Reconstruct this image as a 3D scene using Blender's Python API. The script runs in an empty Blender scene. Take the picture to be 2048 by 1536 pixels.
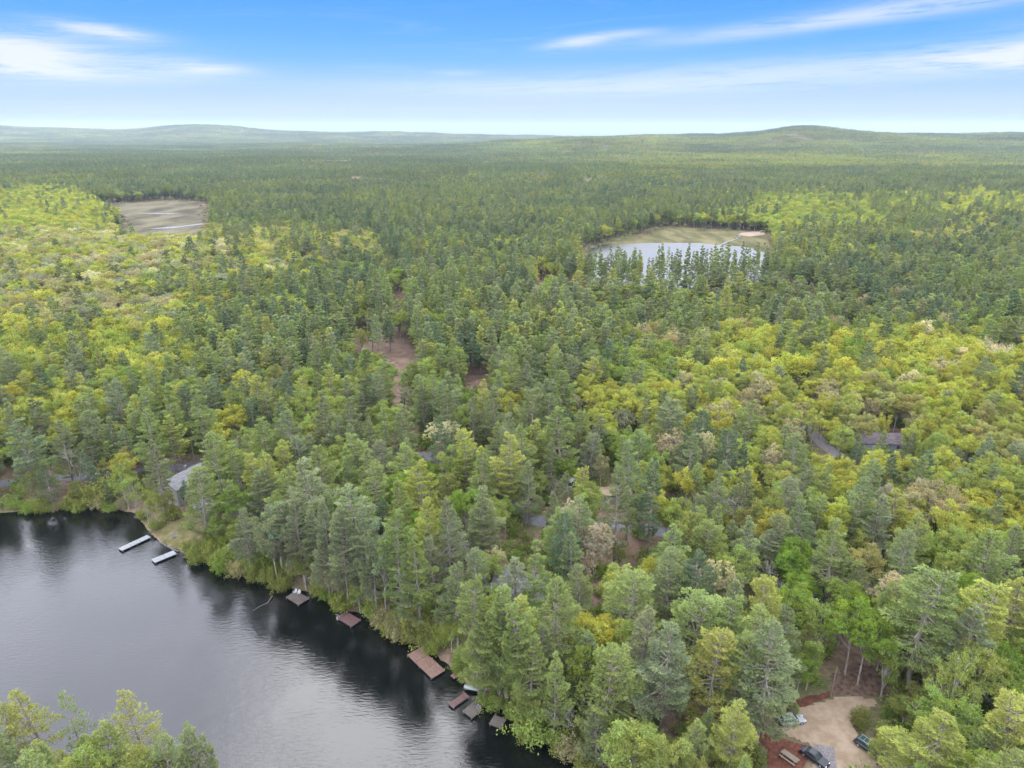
import bpy, math, random
import numpy as np
R_ = math.radians
S = bpy.context.scene
COL = S.collection
rng = np.random.default_rng(7)
random.seed(7)

# ------------------------------------------------------------------ camera
PITCH = R_(20.1); CAM_H = 100.0; F = 2048 * 24.0 / 36.0
cam = bpy.data.cameras.new("camera"); cam.lens = 24; cam.sensor_width = 36
cam.clip_start = 0.5; cam.clip_end = 60000
camo = bpy.data.objects.new("camera", cam); COL.objects.link(camo)
camo.location = (0, 0, CAM_H); camo.rotation_euler = (math.pi / 2 - PITCH, 0, 0)
S.camera = camo

# ------------------------------------------------------------------ look
EXPO = 1.0
S.view_settings.view_transform = 'Standard'; S.view_settings.look = 'None'
S.view_settings.exposure = EXPO; S.view_settings.gamma = 1
S.render.engine = 'CYCLES'
S.cycles.max_bounces = 7; S.cycles.diffuse_bounces = 4; S.cycles.glossy_bounces = 3
S.cycles.transmission_bounces = 4; S.cycles.volume_bounces = 0
S.cycles.use_denoising = True
SUN_EL, SUN_AZ = R_(48), R_(-10)     # azimuth measured from +Y, negative = left

def sun():
    l = bpy.data.lights.new("sun", 'SUN'); l.energy = .4; l.angle = R_(26); l.color = (1, .96, .88)
    o = bpy.data.objects.new("sun", l); COL.objects.link(o)
    o.rotation_euler = (math.pi / 2 - SUN_EL, 0, math.pi - SUN_AZ)
    o.location = (0, 0, 400)
sun()

class NT:
    """small node-tree helper"""
    def __init__(s, tree): s.t = tree; s.n = tree.nodes; s.l = tree.links
    def new(s, typ, **kw):
        n = s.n.new(typ)
        for k, v in kw.items(): setattr(n, k, v)
        return n
    def set(s, sock, v):
        if isinstance(v, bpy.types.NodeSocket): s.l.new(v, sock)
        elif v is not None: sock.default_value = v
    def m(s, op, a, b=None, c=None, clamp=False):
        n = s.new('ShaderNodeMath', operation=op); n.use_clamp = clamp
        for i, v in enumerate((a, b, c)):
            if v is not None: s.set(n.inputs[i], v)
        return n.outputs[0]
    def mix(s, f, a, b, bt='MIX'):
        n = s.new('ShaderNodeMix', data_type='RGBA', blend_type=bt)
        s.set(n.inputs[0], f); s.set(n.inputs[6], a); s.set(n.inputs[7], b)
        return n.outputs[2]
    def ramp(s, f, stops, interp='LINEAR'):
        n = s.new('ShaderNodeValToRGB'); n.color_ramp.interpolation = interp
        e = n.color_ramp.elements
        while len(e) < len(stops): e.new(.5)
        for q, (p, c) in zip(e, stops): q.position = p; q.color = c
        s.set(n.inputs[0], f); return n.outputs[0]
    def noise(s, vec, scale, detail=3, rough=.55, dist=0, out=0):
        n = s.new('ShaderNodeTexNoise'); s.set(n.inputs['Vector'], vec)
        n.inputs['Scale'].default_value = scale; n.inputs['Detail'].default_value = detail
        n.inputs['Roughness'].default_value = rough; n.inputs['Distortion'].default_value = dist
        return n.outputs[out]
    def xyz(s, x, y, z):
        n = s.new('ShaderNodeCombineXYZ')
        for i, v in enumerate((x, y, z)): s.set(n.inputs[i], v)
        return n.outputs[0]
    def smooth(s, x, a, b):
        n = s.new('ShaderNodeMapRange', interpolation_type='SMOOTHSTEP')
        s.set(n.inputs[0], x); n.inputs[1].default_value = a; n.inputs[2].default_value = b
        return n.outputs[0]

def world():
    w = bpy.data.worlds.new("World"); S.world = w; w.use_nodes = True
    T = NT(w.node_tree); T.n.clear()
    out = T.new('ShaderNodeOutputWorld'); bg = T.new('ShaderNodeBackground')
    sky = T.new('ShaderNodeTexSky'); sky.sky_type = 'NISHITA'; sky.sun_disc = False
    sky.sun_elevation = SUN_EL; sky.sun_rotation = SUN_AZ; sky.altitude = 200
    tc = T.new('ShaderNodeTexCoord').outputs['Generated']
    sp = T.new('ShaderNodeSeparateXYZ'); T.l.new(tc, sp.inputs[0])
    X, Y, Z = sp.outputs
    az = T.m('MULTIPLY', T.m('ARCTAN2', X, Y), 57.2958)
    el = T.m('MULTIPLY', T.m('ARCSINE', Z), 57.2958)
    # clear air seen low over the land: pale at the horizon, deep blue by ten degrees
    e01 = T.m('DIVIDE', el, 12.0, clamp=True)
    clear = T.ramp(e01, [(0, (.24, .30, .40, 1)), (.08, (.33, .45, .64, 1)), (.16, (.42, .56, .83, 1)), (.30, (.29, .54, .95, 1)), (.44, (.10, .44, .98, 1)),
                         (.58, (.04, .38, .97, 1)), (.80, (.0, .31, .95, 1)), (1, (.0, .29, .93, 1))])
    # streaky cirrus: long nearly level wisps
    tilt = T.m('ADD', el, T.m('MULTIPLY', az, -.030))
    v1 = T.xyz(T.m('MULTIPLY', az, .045), T.m('MULTIPLY', tilt, .42), 1.7)
    n1 = T.noise(v1, 1.6, 8, .66, .9)
    v2 = T.xyz(T.m('MULTIPLY', az, .10), T.m('MULTIPLY', tilt, 1.6), 4.2)
    n2 = T.noise(v2, 2.2, 7, .68, .5)
    def blob(a0, e0, ra, re, sl=0):
        dx = T.m('DIVIDE', T.m('SUBTRACT', az, a0), ra)
        ee = T.m('SUBTRACT', T.m('SUBTRACT', el, e0), T.m('MULTIPLY', T.m('SUBTRACT', az, a0), sl))
        dy = T.m('DIVIDE', ee, re)
        d2 = T.m('ADD', T.m('MULTIPLY', dx, dx), T.m('MULTIPLY', dy, dy))
        return T.m('POWER', 2.718, T.m('MULTIPLY', d2, -1.0))
    # where the photograph has them (azimuth, elevation in degrees)
    blobs = [(-37, 4.9, 9, 1.25, -.03, 1.5), (-28.3, 6.4, 3.0, .42, -.09, .85), (-22.5, 4.4, 2.9, .42, -.03, .8),
             (-30, 3.7, 8, .5, 0, .38), (35.5, 4.7, 6, .75, .02, 1.2), (5, 6.5, 2.6, .4, .12, .75), (9, 7.0, 2.6, .3, .05, .4),
             (20, 7.1, 11, .5, .075, .55), (30, 8.0, 9, .7, .05, .45), (22, 4.2, 16, 1.0, .03, .55), (-4, 4.4, 2, .2, 0, .3),
             (3, 3.3, 14, .7, .0, .4), (38, 6.0, 6, .8, 0, .35)]
    tot = None
    for a0, e0, ra, re, sl, k in blobs:
        b = T.m('MULTIPLY', blob(a0, e0, ra, re, sl), k)
        tot = b if tot is None else T.m('ADD', tot, b)
    wisp = T.m('ADD', T.m('MULTIPLY', n1, 1.0), T.m('MULTIPLY', n2, .75))
    cl = T.m('MULTIPLY', tot, T.smooth(wisp, .54, .98), clamp=True)
    thin = T.m('MULTIPLY', T.smooth(n1, .50, .85), .22)
    cl = T.m('MAXIMUM', cl, thin)
    cl = T.m('MAXIMUM', cl, 0.0, clamp=True)
    low = T.mix(cl, clear, (.84, .88, .95, 1))
    # higher up a bright thin overcast, which is what the lake mirrors
    nn = T.noise(tc, 2.6, 4, .55)
    high = T.mix(T.smooth(nn, .35, .7), (4.9, 5.1, 6.0, 1), (6.6, 6.7, 7.4, 1))
    hk = T.smooth(el, 10.4, 17.0)
    col = T.mix(hk, low, high)
    # a share of the physical sky under it all
    nis = T.mix(1.0, sky.outputs[0], (.09, .09, .09, 1), 'MULTIPLY')
    col = T.mix(.12, col, nis)
    low_fill = T.smooth(el, -4.0, 0.0)
    col = T.mix(low_fill, (.25, .3, .25, 1), col)
    T.l.new(col, bg.inputs[0]); bg.inputs[1].default_value = 1.0 / (2 ** EXPO)
    T.l.new(bg.outputs[0], out.inputs[0])
world()

# ------------------------------------------------------------------ projection between a point of the photo and the land
cp, sp_ = math.cos(PITCH), math.sin(PITCH)
def ray(px, py):
    u = (np.asarray(px, float) - 1024) / F; t = (np.asarray(py, float) - 768) / F
    return u, cp - t * sp_, -(sp_ + t * cp)
def G(px, py, z=0.0):
    a, b, c = ray(px, py); d = (z - CAM_H) / c
    return a * d, b * d
def proj(x, y, z):
    x, y, z = np.asarray(x, float), np.asarray(y, float), np.asarray(z, float) - CAM_H
    dep = y * cp - z * sp_; up = y * sp_ + z * cp
    return 1024 + F * x / dep, 768 - F * up / dep, dep

def sstep(a, b, x):
    t = np.clip((x - a) / (b - a), 0, 1); return t * t * (3 - 2 * t)
_lat = np.random.default_rng(11).random((256, 256))
def vnoise(x, y):
    xi, yi = np.floor(x).astype(int), np.floor(y).astype(int)
    fx, fy = x - xi, y - yi; fx = fx * fx * (3 - 2 * fx); fy = fy * fy * (3 - 2 * fy)
    g = lambda i, j: _lat[i % 256, j % 256]
    return (g(xi, yi) * (1 - fx) + g(xi + 1, yi) * fx) * (1 - fy) + (g(xi, yi + 1) * (1 - fx) + g(xi + 1, yi + 1) * fx) * fy
def fnoise(x, y, o=3):
    s = 0; a = 1; n = 0
    for k in range(o): s = s + a * vnoise(x * 2 ** k + 17 * k, y * 2 ** k + 5 * k); n += a; a *= .5
    return s / n
def inside(P, x, y):
    x, y = np.asarray(x, float), np.asarray(y, float); c = np.zeros(x.shape, bool)
    n = len(P)
    for i in range(n):
        x0, y0 = P[i]; x1, y1 = P[(i + 1) % n]
        if y0 == y1: continue
        c ^= ((y0 > y) != (y1 > y)) & (x < (x1 - x0) * (y - y0) / (y1 - y0) + x0)
    return c
def sdist(P, x, y):
    """distance to the outline of P, positive outside"""
    x, y = np.asarray(x, float), np.asarray(y, float); d = np.full(x.shape, 1e18); n = len(P)
    for i in range(n):
        x0, y0 = P[i]; x1, y1 = P[(i + 1) % n]; ex, ey = x1 - x0, y1 - y0
        t = np.clip(((x - x0) * ex + (y - y0) * ey) / (ex * ex + ey * ey + 1e-9), 0, 1)
        d = np.minimum(d, (x - x0 - t * ex) ** 2 + (y - y0 - t * ey) ** 2)
    d = np.sqrt(d); return np.where(inside(P, x, y), -d, d)
def PG(pts, z=0.0): return [tuple(float(q) for q in G(a, b, z)) for a, b in pts]

shore_px = [(-200, 1045), (-60, 1036), (0, 1030), (60, 1024), (150, 1020), (215, 1020), (262, 1028), (276, 1046), (292, 1068), (312, 1086), (352, 1105),
            (380, 1113), (430, 1138), (480, 1157), (530, 1168), (580, 1180), (630, 1196), (668, 1218), (728, 1237), (770, 1260), (812, 1288),
            (850, 1303), (893, 1338), (914, 1362), (938, 1382), (964, 1404), (1002, 1430), (1042, 1460), (1080, 1492), (1130, 1512), (1180, 1545)]
LAKE = PG(shore_px) + [(20, 68), (5, 45), (-25, 50), (-38, 66), (-41, 78), (-60, 84), (-80, 86), (-120, 92), (-300, 100), (-430, 150), (-300, 176)]
POND_Z, MARSH_Z = 3.0, 4.0
POND = PG([(1176, 500), (1200, 490), (1300, 486), (1400, 486), (1455, 492), (1520, 494), (1532, 505), (1545, 530), (1530, 580), (1400, 592), (1250, 590), (1170, 550)], POND_Z)
BOG = PG([(1235, 478), (1290, 466), (1330, 452), (1400, 458), (1470, 462), (1530, 463), (1545, 480), (1550, 540), (1535, 590), (1400, 600), (1240, 598), (1158, 555), (1165, 500)], POND_Z)
MARSH = PG([(196, 407), (300, 404), (330, 398), (400, 404), (416, 412), (424, 440), (418, 480), (410, 498), (300, 500), (236, 492), (232, 458), (246, 440), (205, 424)], MARSH_Z)
def az_px(x, y): return 1024 + F * x / np.maximum(y, 1) / 1.0
def ridge(x, y, D, w, xs, zs):
    """a ridge of hills about D metres out whose crest height follows the skyline"""
    X = x / np.maximum(y, 1.0); dist = y
    crest = np.interp(X, [(q - 1024) / F for q in xs], zs)
    return crest * np.exp(-((dist - D) / w) ** 2)
def T(x, y):
    x, y = np.asarray(x, float), np.asarray(y, float)
    d = sdist(LAKE, x, y); r = np.hypot(x, y)
    z = -.25 + 1.5 * sstep(0, 5, d) + 1.6 * sstep(5, 60, d) - 2.6 * sstep(0, 7, -d)
    roll = sstep(230, 700, r)
    z = z + roll * (fnoise(x / 320, y / 320, 3) - .45) * 13 + 10 * sstep(600, 3500, y)
    z = z + sstep(1500, 4000, r) * (fnoise(x / 620 + 9, y / 420, 4) - .5) * 64
    z = z + 30 * sstep(150, 400, -y)
    for P, lv in ((BOG, POND_Z), (MARSH, MARSH_Z)):
        k = sstep(90, 0, sdist(P, x, y)); z = z * (1 - k) + lv * k
    dp = sdist(POND, x, y)
    z = z + 11 * sstep(2, 26, dp) * np.exp(-np.abs((x - 112) / 82) ** 4 - ((y - 408) / 34) ** 2)      # the low knoll on the near side of the pond
    z = z - 1.6 * sstep(0, 8, -dp)
    z = z + ridge(x, y, 4300, 1050, (700, 900, 1050, 1150, 1250, 1330, 1420, 1500, 1580, 1640, 1720, 1800, 1900, 2048, 2300, 2700),
                  (0, 8, 34, 52, 60, 58, 62, 84, 130, 106, 84, 74, 72, 70, 60, 30))
    z = z + ridge(x, y, 8200, 1300, (-600, -200, 0, 60, 150, 215, 290, 340, 430, 520, 600, 700, 870, 1000, 1150, 1700, 1900, 2048, 2300, 2700),
                  (120, 190, 190, 160, 128, 138, 104, 138, 178, 138, 104, 98, 84, 62, 40, 45, 80, 100, 120, 90))
    z = z + ridge(x, y, 13500, 1500, (-300, 900, 1150, 1200, 1300, 1340, 1420, 1500, 2500), (60, 60, 40, 62, 38, 52, 58, 40, 60))
    return z

# ------------------------------------------------------------------ mesh and object helpers
def mesh(name, V, Fq, mats, mi=None, col=None, smooth=False):
    me = bpy.data.meshes.new(name); V = np.asarray(V, np.float32)
    if isinstance(Fq, np.ndarray):
        nf, k = Fq.shape
        me.vertices.add(len(V)); me.vertices.foreach_set('co', V.ravel())
        me.loops.add(nf * k); me.loops.foreach_set('vertex_index', Fq.astype(np.int32).ravel())
        me.polygons.add(nf); me.polygons.foreach_set('loop_start', np.arange(0, nf * k, k, dtype=np.int32))
        me.polygons.foreach_set('loop_total', np.full(nf, k, np.int32))
    else:
        me.from_pydata([tuple(map(float, v)) for v in V], [], [tuple(int(i) for i in f) for f in Fq])
    for m in (mats if isinstance(mats, (list, tuple)) else [mats]): me.materials.append(m)
    if mi is not None: me.polygons.foreach_set('material_index', np.asarray(mi, np.int32))
    if col is not None:
        a = me.color_attributes.new('var', 'FLOAT_COLOR', 'POINT')
        c = np.ones((len(V), 4), np.float32); c[:, :3] = col; a.data.foreach_set('color', c.ravel())
    if smooth: me.polygons.foreach_set('use_smooth', np.ones(len(me.polygons), bool))
    me.update(calc_edges=True); me.validate()
    return me
def obj(name, me, parent=None, loc=None):
    o = bpy.data.objects.new(name, me); COL.objects.link(o)
    if parent: o.parent = parent
    if loc is not None: o.location = loc
    return o
def tag(o, label=None, cat=None, group=None, kind=None):
    if label: o['label'] = label
    if cat: o['category'] = cat
    if group: o['group'] = group
    if kind: o['kind'] = kind
    return o
def empty(name, loc, rz=0, label=None, cat=None, group=None, sc=None):
    o = bpy.data.objects.new(name, None); COL.objects.link(o); o.location = loc; o.rotation_euler = (0, 0, rz)
    o.empty_display_size = .2
    if sc is not None: o.scale = sc
    return tag(o, label, cat, group)

class MB:
    """collects boxes, prisms and tubes into one mesh"""
    def __init__(s): s.V = []; s.F = []; s.M = []
    def add(s, V, Fc, m=0):
        b = len(s.V); s.V += [tuple(map(float, v)) for v in V]; s.F += [tuple(b + i for i in f) for f in Fc]; s.M += [m] * len(Fc)
    def box(s, x0, y0, z0, x1, y1, z1, m=0, bev=0.0):
        if bev:
            b = bev
            V = [(x, y, z) for z, i in ((z0, 0), (z1 - b, 0), (z1, b)) for x, y in ((x0 + i, y0 + i), (x1 - i, y0 + i), (x1 - i, y1 - i), (x0 + i, y1 - i))]
            Fc = [(3, 2, 1, 0), (8, 9, 10, 11)]
            for r in (0, 4):
                for k in range(4): Fc.append((r + k, r + (k + 1) % 4, r + 4 + (k + 1) % 4, r + 4 + k))
            s.add(V, Fc, m); return
        V = [(x0, y0, z0), (x1, y0, z0), (x1, y1, z0), (x0, y1, z0), (x0, y0, z1), (x1, y0, z1), (x1, y1, z1), (x0, y1, z1)]
        s.add(V, [(3, 2, 1, 0), (4, 5, 6, 7), (0, 1, 5, 4), (1, 2, 6, 5), (2, 3, 7, 6), (3, 0, 4, 7)], m)
    def tube(s, a, b, r0, r1=None, n=6, m=0):
        a, b = np.array(a, float), np.array(b, float); r1 = r0 if r1 is None else r1
        d = b - a; L = np.linalg.norm(d); d /= max(L, 1e-9)
        u = np.cross(d, (0, 0, 1) if abs(d[2]) < .9 else (1, 0, 0)); u /= np.linalg.norm(u); w = np.cross(d, u)
        V = []
        for p, r in ((a, r0), (b, r1)):
            for k in range(n):
                t = 2 * math.pi * k / n; V.append(p + r * (math.cos(t) * u + math.sin(t) * w))
        Fc = [(k, (k + 1) % n, n + (k + 1) % n, n + k) for k in range(n)] + [tuple(range(n))[::-1], tuple(range(n, 2 * n))]
        s.add(V, Fc, m)
    def loft(s, secs, m=0, cap=True):
        n = len(secs[0]); V = [p for q in secs for p in q]; Fc = []
        for i in range(len(secs) - 1):
            for k in range(n): Fc.append((i * n + k, i * n + (k + 1) % n, (i + 1) * n + (k + 1) % n, (i + 1) * n + k))
        if cap: Fc += [tuple(range(n))[::-1], tuple((len(secs) - 1) * n + k for k in range(n))]
        s.add(V, Fc, m)
    def build(s, name, mats, parent=None, smooth=False):
        return obj(name, mesh(name, s.V, s.F, mats, s.M, smooth=smooth), parent)

# ------------------------------------------------------------------ materials
def mat(name):
    m = bpy.data.materials.new(name); m.use_nodes = True; t = NT(m.node_tree); t.n.clear()
    return m, t, t.new('ShaderNodeOutputMaterial')
def leaf_mat(name, trans, sheen=.0):
    m, t, o = mat(name)
    a = t.new('ShaderNodeAttribute', attribute_type='INSTANCER', attribute_name='tint')
    v = t.new('ShaderNodeAttribute', attribute_type='GEOMETRY', attribute_name='var')
    c = t.mix(1.0, a.outputs['Color'], v.outputs['Color'], 'MULTIPLY')
    d = t.new('ShaderNodeBsdfDiffuse'); tr = t.new('ShaderNodeBsdfTranslucent')
    t.l.new(c, d.inputs[0]); t.l.new(t.mix(1.0, c, (1.25, 1.2, .7, 1), 'MULTIPLY'), tr.inputs[0])
    mx = t.new('ShaderNodeMixShader'); mx.inputs[0].default_value = trans
    t.l.new(d.outputs[0], mx.inputs[1]); t.l.new(tr.outputs[0], mx.inputs[2]); t.l.new(mx.outputs[0], o.inputs[0])
    return m
NEEDLE = leaf_mat('needles', .25); LEAF = leaf_mat('leaves', .42)
def surf(name, c1, c2=None, scale=1.0, rough=.8, spec=.3, metal=0, bump=0, stretch=(1, 1, 1), bscale=None, coat=0):
    m, t, o = mat(name); b = t.new('ShaderNodeBsdfPrincipled')
    b.inputs['Roughness'].default_value = rough; b.inputs['Specular IOR Level'].default_value = spec
    b.inputs['Metallic'].default_value = metal; b.inputs['Coat Weight'].default_value = coat
    tc = t.new('ShaderNodeTexCoord').outputs['Object']
    mp = t.new('ShaderNodeMapping'); t.l.new(tc, mp.inputs[0]); mp.inputs['Scale'].default_value = stretch
    n = t.noise(mp.outputs[0], scale, 5, .6)
    c = t.mix(t.smooth(n, .32, .68), (*c1, 1), (*(c2 or c1), 1)); t.l.new(c, b.inputs['Base Color'])
    if bump:
        bp = t.new('ShaderNodeBump'); bp.inputs['Strength'].default_value = bump; bp.inputs['Distance'].default_value = .05
        t.l.new(t.noise(mp.outputs[0], bscale or scale * 4, 4), bp.inputs['Height']); t.l.new(bp.outputs[0], b.inputs['Normal'])
    t.l.new(b.outputs[0], o.inputs[0]); return m
BARK = surf('pine_bark', (.10, .085, .07), (.24, .22, .19), 1.3, .9, .1, stretch=(1, 1, .25))
BARK2 = surf('grey_bark', (.16, .145, .12), (.34, .32, .28), 1.5, .9, .1, stretch=(1, 1, .3))
BIRCH = surf('birch_bark', (.5, .48, .42), (.7, .68, .62), 2.0, .8, .2)
M = dict(
    asphalt=surf('asphalt', (0.091, 0.091, 0.098), (0.133, 0.130, 0.133), .6, .85, .2, bump=.3, bscale=14),
    gravel=surf('gravel', (0.181, 0.133, 0.088), (0.251, 0.194, 0.137), .55, .95, .1, bump=.8, bscale=9),
    greygravel=surf('grey_gravel', (0.105, 0.095, 0.095), (0.180, 0.165, 0.165), 3.5, .95, .1, bump=.8, bscale=9),
    mulch=surf('red_mulch', (.060, .028, .020), (.125, .052, .034), 1.4, .95, .05, bump=.8, bscale=10),
    litter=surf('leaf_litter', (0.060, 0.040, 0.028), (0.128, 0.088, 0.068), 1.1, .95, .05, bump=.8, bscale=8),
    dirt=surf('bare_earth', (0.090, 0.057, 0.039), (0.141, 0.101, 0.074), .25, .95, .1, bump=.6, bscale=2),
    lawn=surf('lawn', (0.060, 0.063, 0.021), (0.120, 0.096, 0.048), .5, .95, .1, bump=.6, bscale=7),
    sand=surf('sand', (0.210, 0.165, 0.120), (0.260, 0.215, 0.165), .1, .95, .1),
    bog=surf('bog_grass', (.045, .045, .018), (.115, .10, .045), .06, .95, .05, bump=.8, bscale=.5, stretch=(1, .35, 1)),
    marsh=surf('marsh_grass', (.040, .034, .020), (.105, .092, .055), .045, .95, .05, bump=.8, bscale=.4, stretch=(1, .35, 1)),
    redmud=surf('pale_reed', (0.180, 0.135, 0.100), (0.210, 0.165, 0.125), .1, .95, .05),
    greywood=surf('weathered_grey_boards', (.13, .14, .145), (.21, .22, .225), 1.2, .8, .2, stretch=(1, 7, 1)),
    brownwood=surf('brown_deck_boards', (.105, .062, .045), (.165, .105, .08), 1.0, .75, .25, stretch=(1, 7, 1)),
    redwood=surf('dark_red_boards', (0.070, 0.038, 0.035), (0.119, 0.070, 0.063), 1.0, .75, .25, stretch=(7, 1, 1)),
    darkwood=surf('dark_weathered_boards', (0.053, 0.045, 0.039), (0.112, 0.094, 0.083), 1.2, .8, .2, stretch=(1, 7, 1)),
    blackwater=surf('dock_float', (.02, .025, .025), (.04, .045, .045), 2, .6, .3),
    white=surf('white_plastic', (.32, .33, .325), (.38, .38, .38), 2, .45, .4),
    alum=surf('aluminium', (.15, .17, .17), (.22, .24, .24), 2, .35, .5, metal=.4),
    shingle=surf('grey_shingles', (0.090, 0.090, 0.092), (0.144, 0.142, 0.144), .7, .9, .15, bump=.5, bscale=6, stretch=(1, 4, 1)),
    brownroof=surf('brown_shingles', (0.068, 0.056, 0.060), (0.136, 0.116, 0.120), .8, .9, .15, bump=.5, bscale=6, stretch=(1, 4, 1)),
    siding=surf('pale_siding', (0.202, 0.197, 0.176), (0.235, 0.231, 0.210), .4, .7, .25, stretch=(1, 1, 12)),
    bluesid=surf('blue_grey_siding', (0.182, 0.217, 0.266), (0.238, 0.266, 0.315), .4, .7, .25, stretch=(1, 1, 12)),
    brownsid=surf('brown_siding', (.13, .085, .06), (.2, .135, .1), .5, .8, .2, stretch=(1, 1, 12)),
    glass=surf('dark_glass', (.02, .025, .03), (.03, .035, .04), 1, .08, .6),
    trim=surf('white_trim', (0.420, 0.420, 0.408), (0.456, 0.456, 0.444), 1, .6, .3),
    carwhite=surf('silver_white_paint', (.24, .27, .28), (.29, .32, .33), .5, .25, .5, coat=.6),
    carblack=surf('black_paint', (.010, .011, .014), (.016, .018, .022), .5, .3, .35, coat=.15),
    cargreen=surf('dark_green_paint', (.012, .034, .034), (.018, .045, .042), .5, .3, .4, coat=.2),
    rubber=surf('tyre_rubber', (.02, .02, .02), (.035, .035, .035), 3, .85, .2),
    chrome=surf('wheel_alloy', (.5, .5, .5), (.6, .6, .6), 2, .3, .5, metal=.8),
    lampred=surf('red_lens', (.35, .02, .02), (.4, .03, .02), 2, .3, .5),
    lampclear=surf('clear_lens', (.7, .72, .72), (.8, .8, .8), 2, .15, .6),
    pole=surf('pale_pole_wood', (0.143, 0.120, 0.090), (0.188, 0.161, 0.124), 1.5, .85, .15, stretch=(4, 4, .5)),
    poleold=surf('dark_pole_wood', (.13, .11, .09), (.22, .19, .16), 1.5, .85, .15, stretch=(4, 4, .5)),
    wire=surf('wire', (.03, .03, .03), None, 1, .6, .3),
    stone=surf('field_stone', (0.077, 0.073, 0.066), (0.140, 0.133, 0.122), 1.6, .9, .15, bump=.6),
    blue=surf('blue_plastic', (.12, .25, .45), (.16, .3, .5), 2, .45, .4),
)
def ground_mat():
    m, t, o = mat('forest_floor'); b = t.new('ShaderNodeBsdfPrincipled'); b.inputs['Roughness'].default_value = .95
    b.inputs['Specular IOR Level'].default_value = .05
    tc = t.new('ShaderNodeTexCoord').outputs['Object']
    n1 = t.noise(tc, .03, 4); n2 = t.noise(tc, .5, 5, .65); n3 = t.noise(tc, 3.0, 4, .7)
    c = t.mix(t.smooth(n2, .35, .65), (.085, .062, .045, 1), (.19, .125, .095, 1))
    c = t.mix(t.m('MULTIPLY', t.smooth(n1, .42, .62), t.smooth(n3, .35, .6)), c, (.075, .10, .03, 1))
    t.l.new(c, b.inputs['Base Color'])
    bp = t.new('ShaderNodeBump'); bp.inputs['Strength'].default_value = .8; bp.inputs['Distance'].default_value = .2
    t.l.new(n3, bp.inputs['Height']); t.l.new(bp.outputs[0], b.inputs['Normal'])
    # beyond the last trees built one by one the land is wooded all over
    sx = t.new('ShaderNodeSeparateXYZ'); t.l.new(tc, sx.inputs[0])
    far = t.smooth(sx.outputs[1], 8800, 9400)
    f1 = t.noise(tc, .004, 4); f2 = t.noise(tc, .03, 5, .7)
    fc = t.mix(t.smooth(f1, .4, .6), (.035, .06, .025, 1), (.09, .12, .03, 1))
    fc = t.mix(t.smooth(f2, .3, .7), fc, (.02, .03, .015, 1))
    c2 = t.mix(far, c, fc); t.l.new(c2, b.inputs['Base Color'])
    t.l.new(b.outputs[0], o.inputs[0]); return m
def water_mat(name, base, wscale, bump, rough):
    m, t, o = mat(name); b = t.new('ShaderNodeBsdfPrincipled')
    b.inputs['Base Color'].default_value = (*base, 1); b.inputs['Roughness'].default_value = rough
    b.inputs['IOR'].default_value = 1.33; b.inputs['Specular IOR Level'].default_value = 1.0
    tc = t.new('ShaderNodeTexCoord').outputs['Object']
    mp = t.new('ShaderNodeMapping'); t.l.new(tc, mp.inputs[0]); mp.inputs['Rotation'].default_value = (0, 0, R_(-38)); mp.inputs['Scale'].default_value = (.42, 1.5, 1)
    w1 = t.noise(mp.outputs[0], 1.5 * wscale, 3, .5, .6)
    w2 = t.noise(tc, 4.5 * wscale, 3, .6); w3 = t.noise(tc, .045 * wscale, 3, .5)
    amp = t.m('ADD', t.m('MULTIPLY', t.smooth(w3, .35, .65), .75), .35)
    h = t.m('MULTIPLY', t.m('ADD', w1, t.m('MULTIPLY', w2, .34)), amp)
    bp = t.new('ShaderNodeBump'); bp.inputs['Strength'].default_value = 1; bp.inputs['Distance'].default_value = bump
    t.l.new(h, bp.inputs['Height']); t.l.new(bp.outputs[0], b.inputs['Normal']); t.l.new(b.outputs[0], o.inputs[0])
    return m

# ------------------------------------------------------------------ land, lake, ponds
def axis(lo, near0, near1, hi, step, g=1.09):
    a = list(np.arange(near0, near1 + .1, step)); s = step; x = near1
    while x < hi: s = min(s * g, 220); x += s; a.append(x)
    s = step; x = near0; b = []
    while x > lo: s = min(s * g, 220); x -= s; b.append(x)
    return np.array(b[::-1] + a)
GX = axis(-13000, -190, 150, 13000, 2.5); GY = axis(-900, 40, 260, 17000, 2.5)
gx, gy = np.meshgrid(GX, GY); GZ = T(gx, gy)
nx, ny = len(GX), len(GY)
ii = (np.arange(ny - 1)[:, None] * nx + np.arange(nx - 1)[None]).ravel()
obj('ground', mesh('ground', np.stack([gx, gy, GZ], -1).reshape(-1, 3), np.stack([ii, ii + 1, ii + nx + 1, ii + nx], -1), ground_mat(), smooth=True))['kind'] = 'structure'
def gz(x, y):
    """height of the built land sheet"""
    x, y = np.asarray(x, float), np.asarray(y, float)
    i = np.clip(np.searchsorted(GX, x) - 1, 0, nx - 2); j = np.clip(np.searchsorted(GY, y) - 1, 0, ny - 2)
    fx = (x - GX[i]) / (GX[i + 1] - GX[i]); fy = (y - GY[j]) / (GY[j + 1] - GY[j])
    return (GZ[j, i] * (1 - fx) + GZ[j, i + 1] * fx) * (1 - fy) + (GZ[j + 1, i] * (1 - fx) + GZ[j + 1, i + 1] * fx) * fy
def flat_poly(name, P, z, m, grow=0):
    c = np.mean(P, 0); P = [(p[0] + (p[0] - c[0]) * grow, p[1] + (p[1] - c[1]) * grow) for p in P]
    o = obj(name, mesh(name, [(x, y, z) for x, y in P], [tuple(range(len(P)))], m)); o['kind'] = 'structure'; return o
WATER = water_mat('lake_water', (.0022, .003, .003), 1.0, .055, .05)
WATER2 = water_mat('pond_water', (.004, .005, .006), .35, .25, .32)
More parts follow.
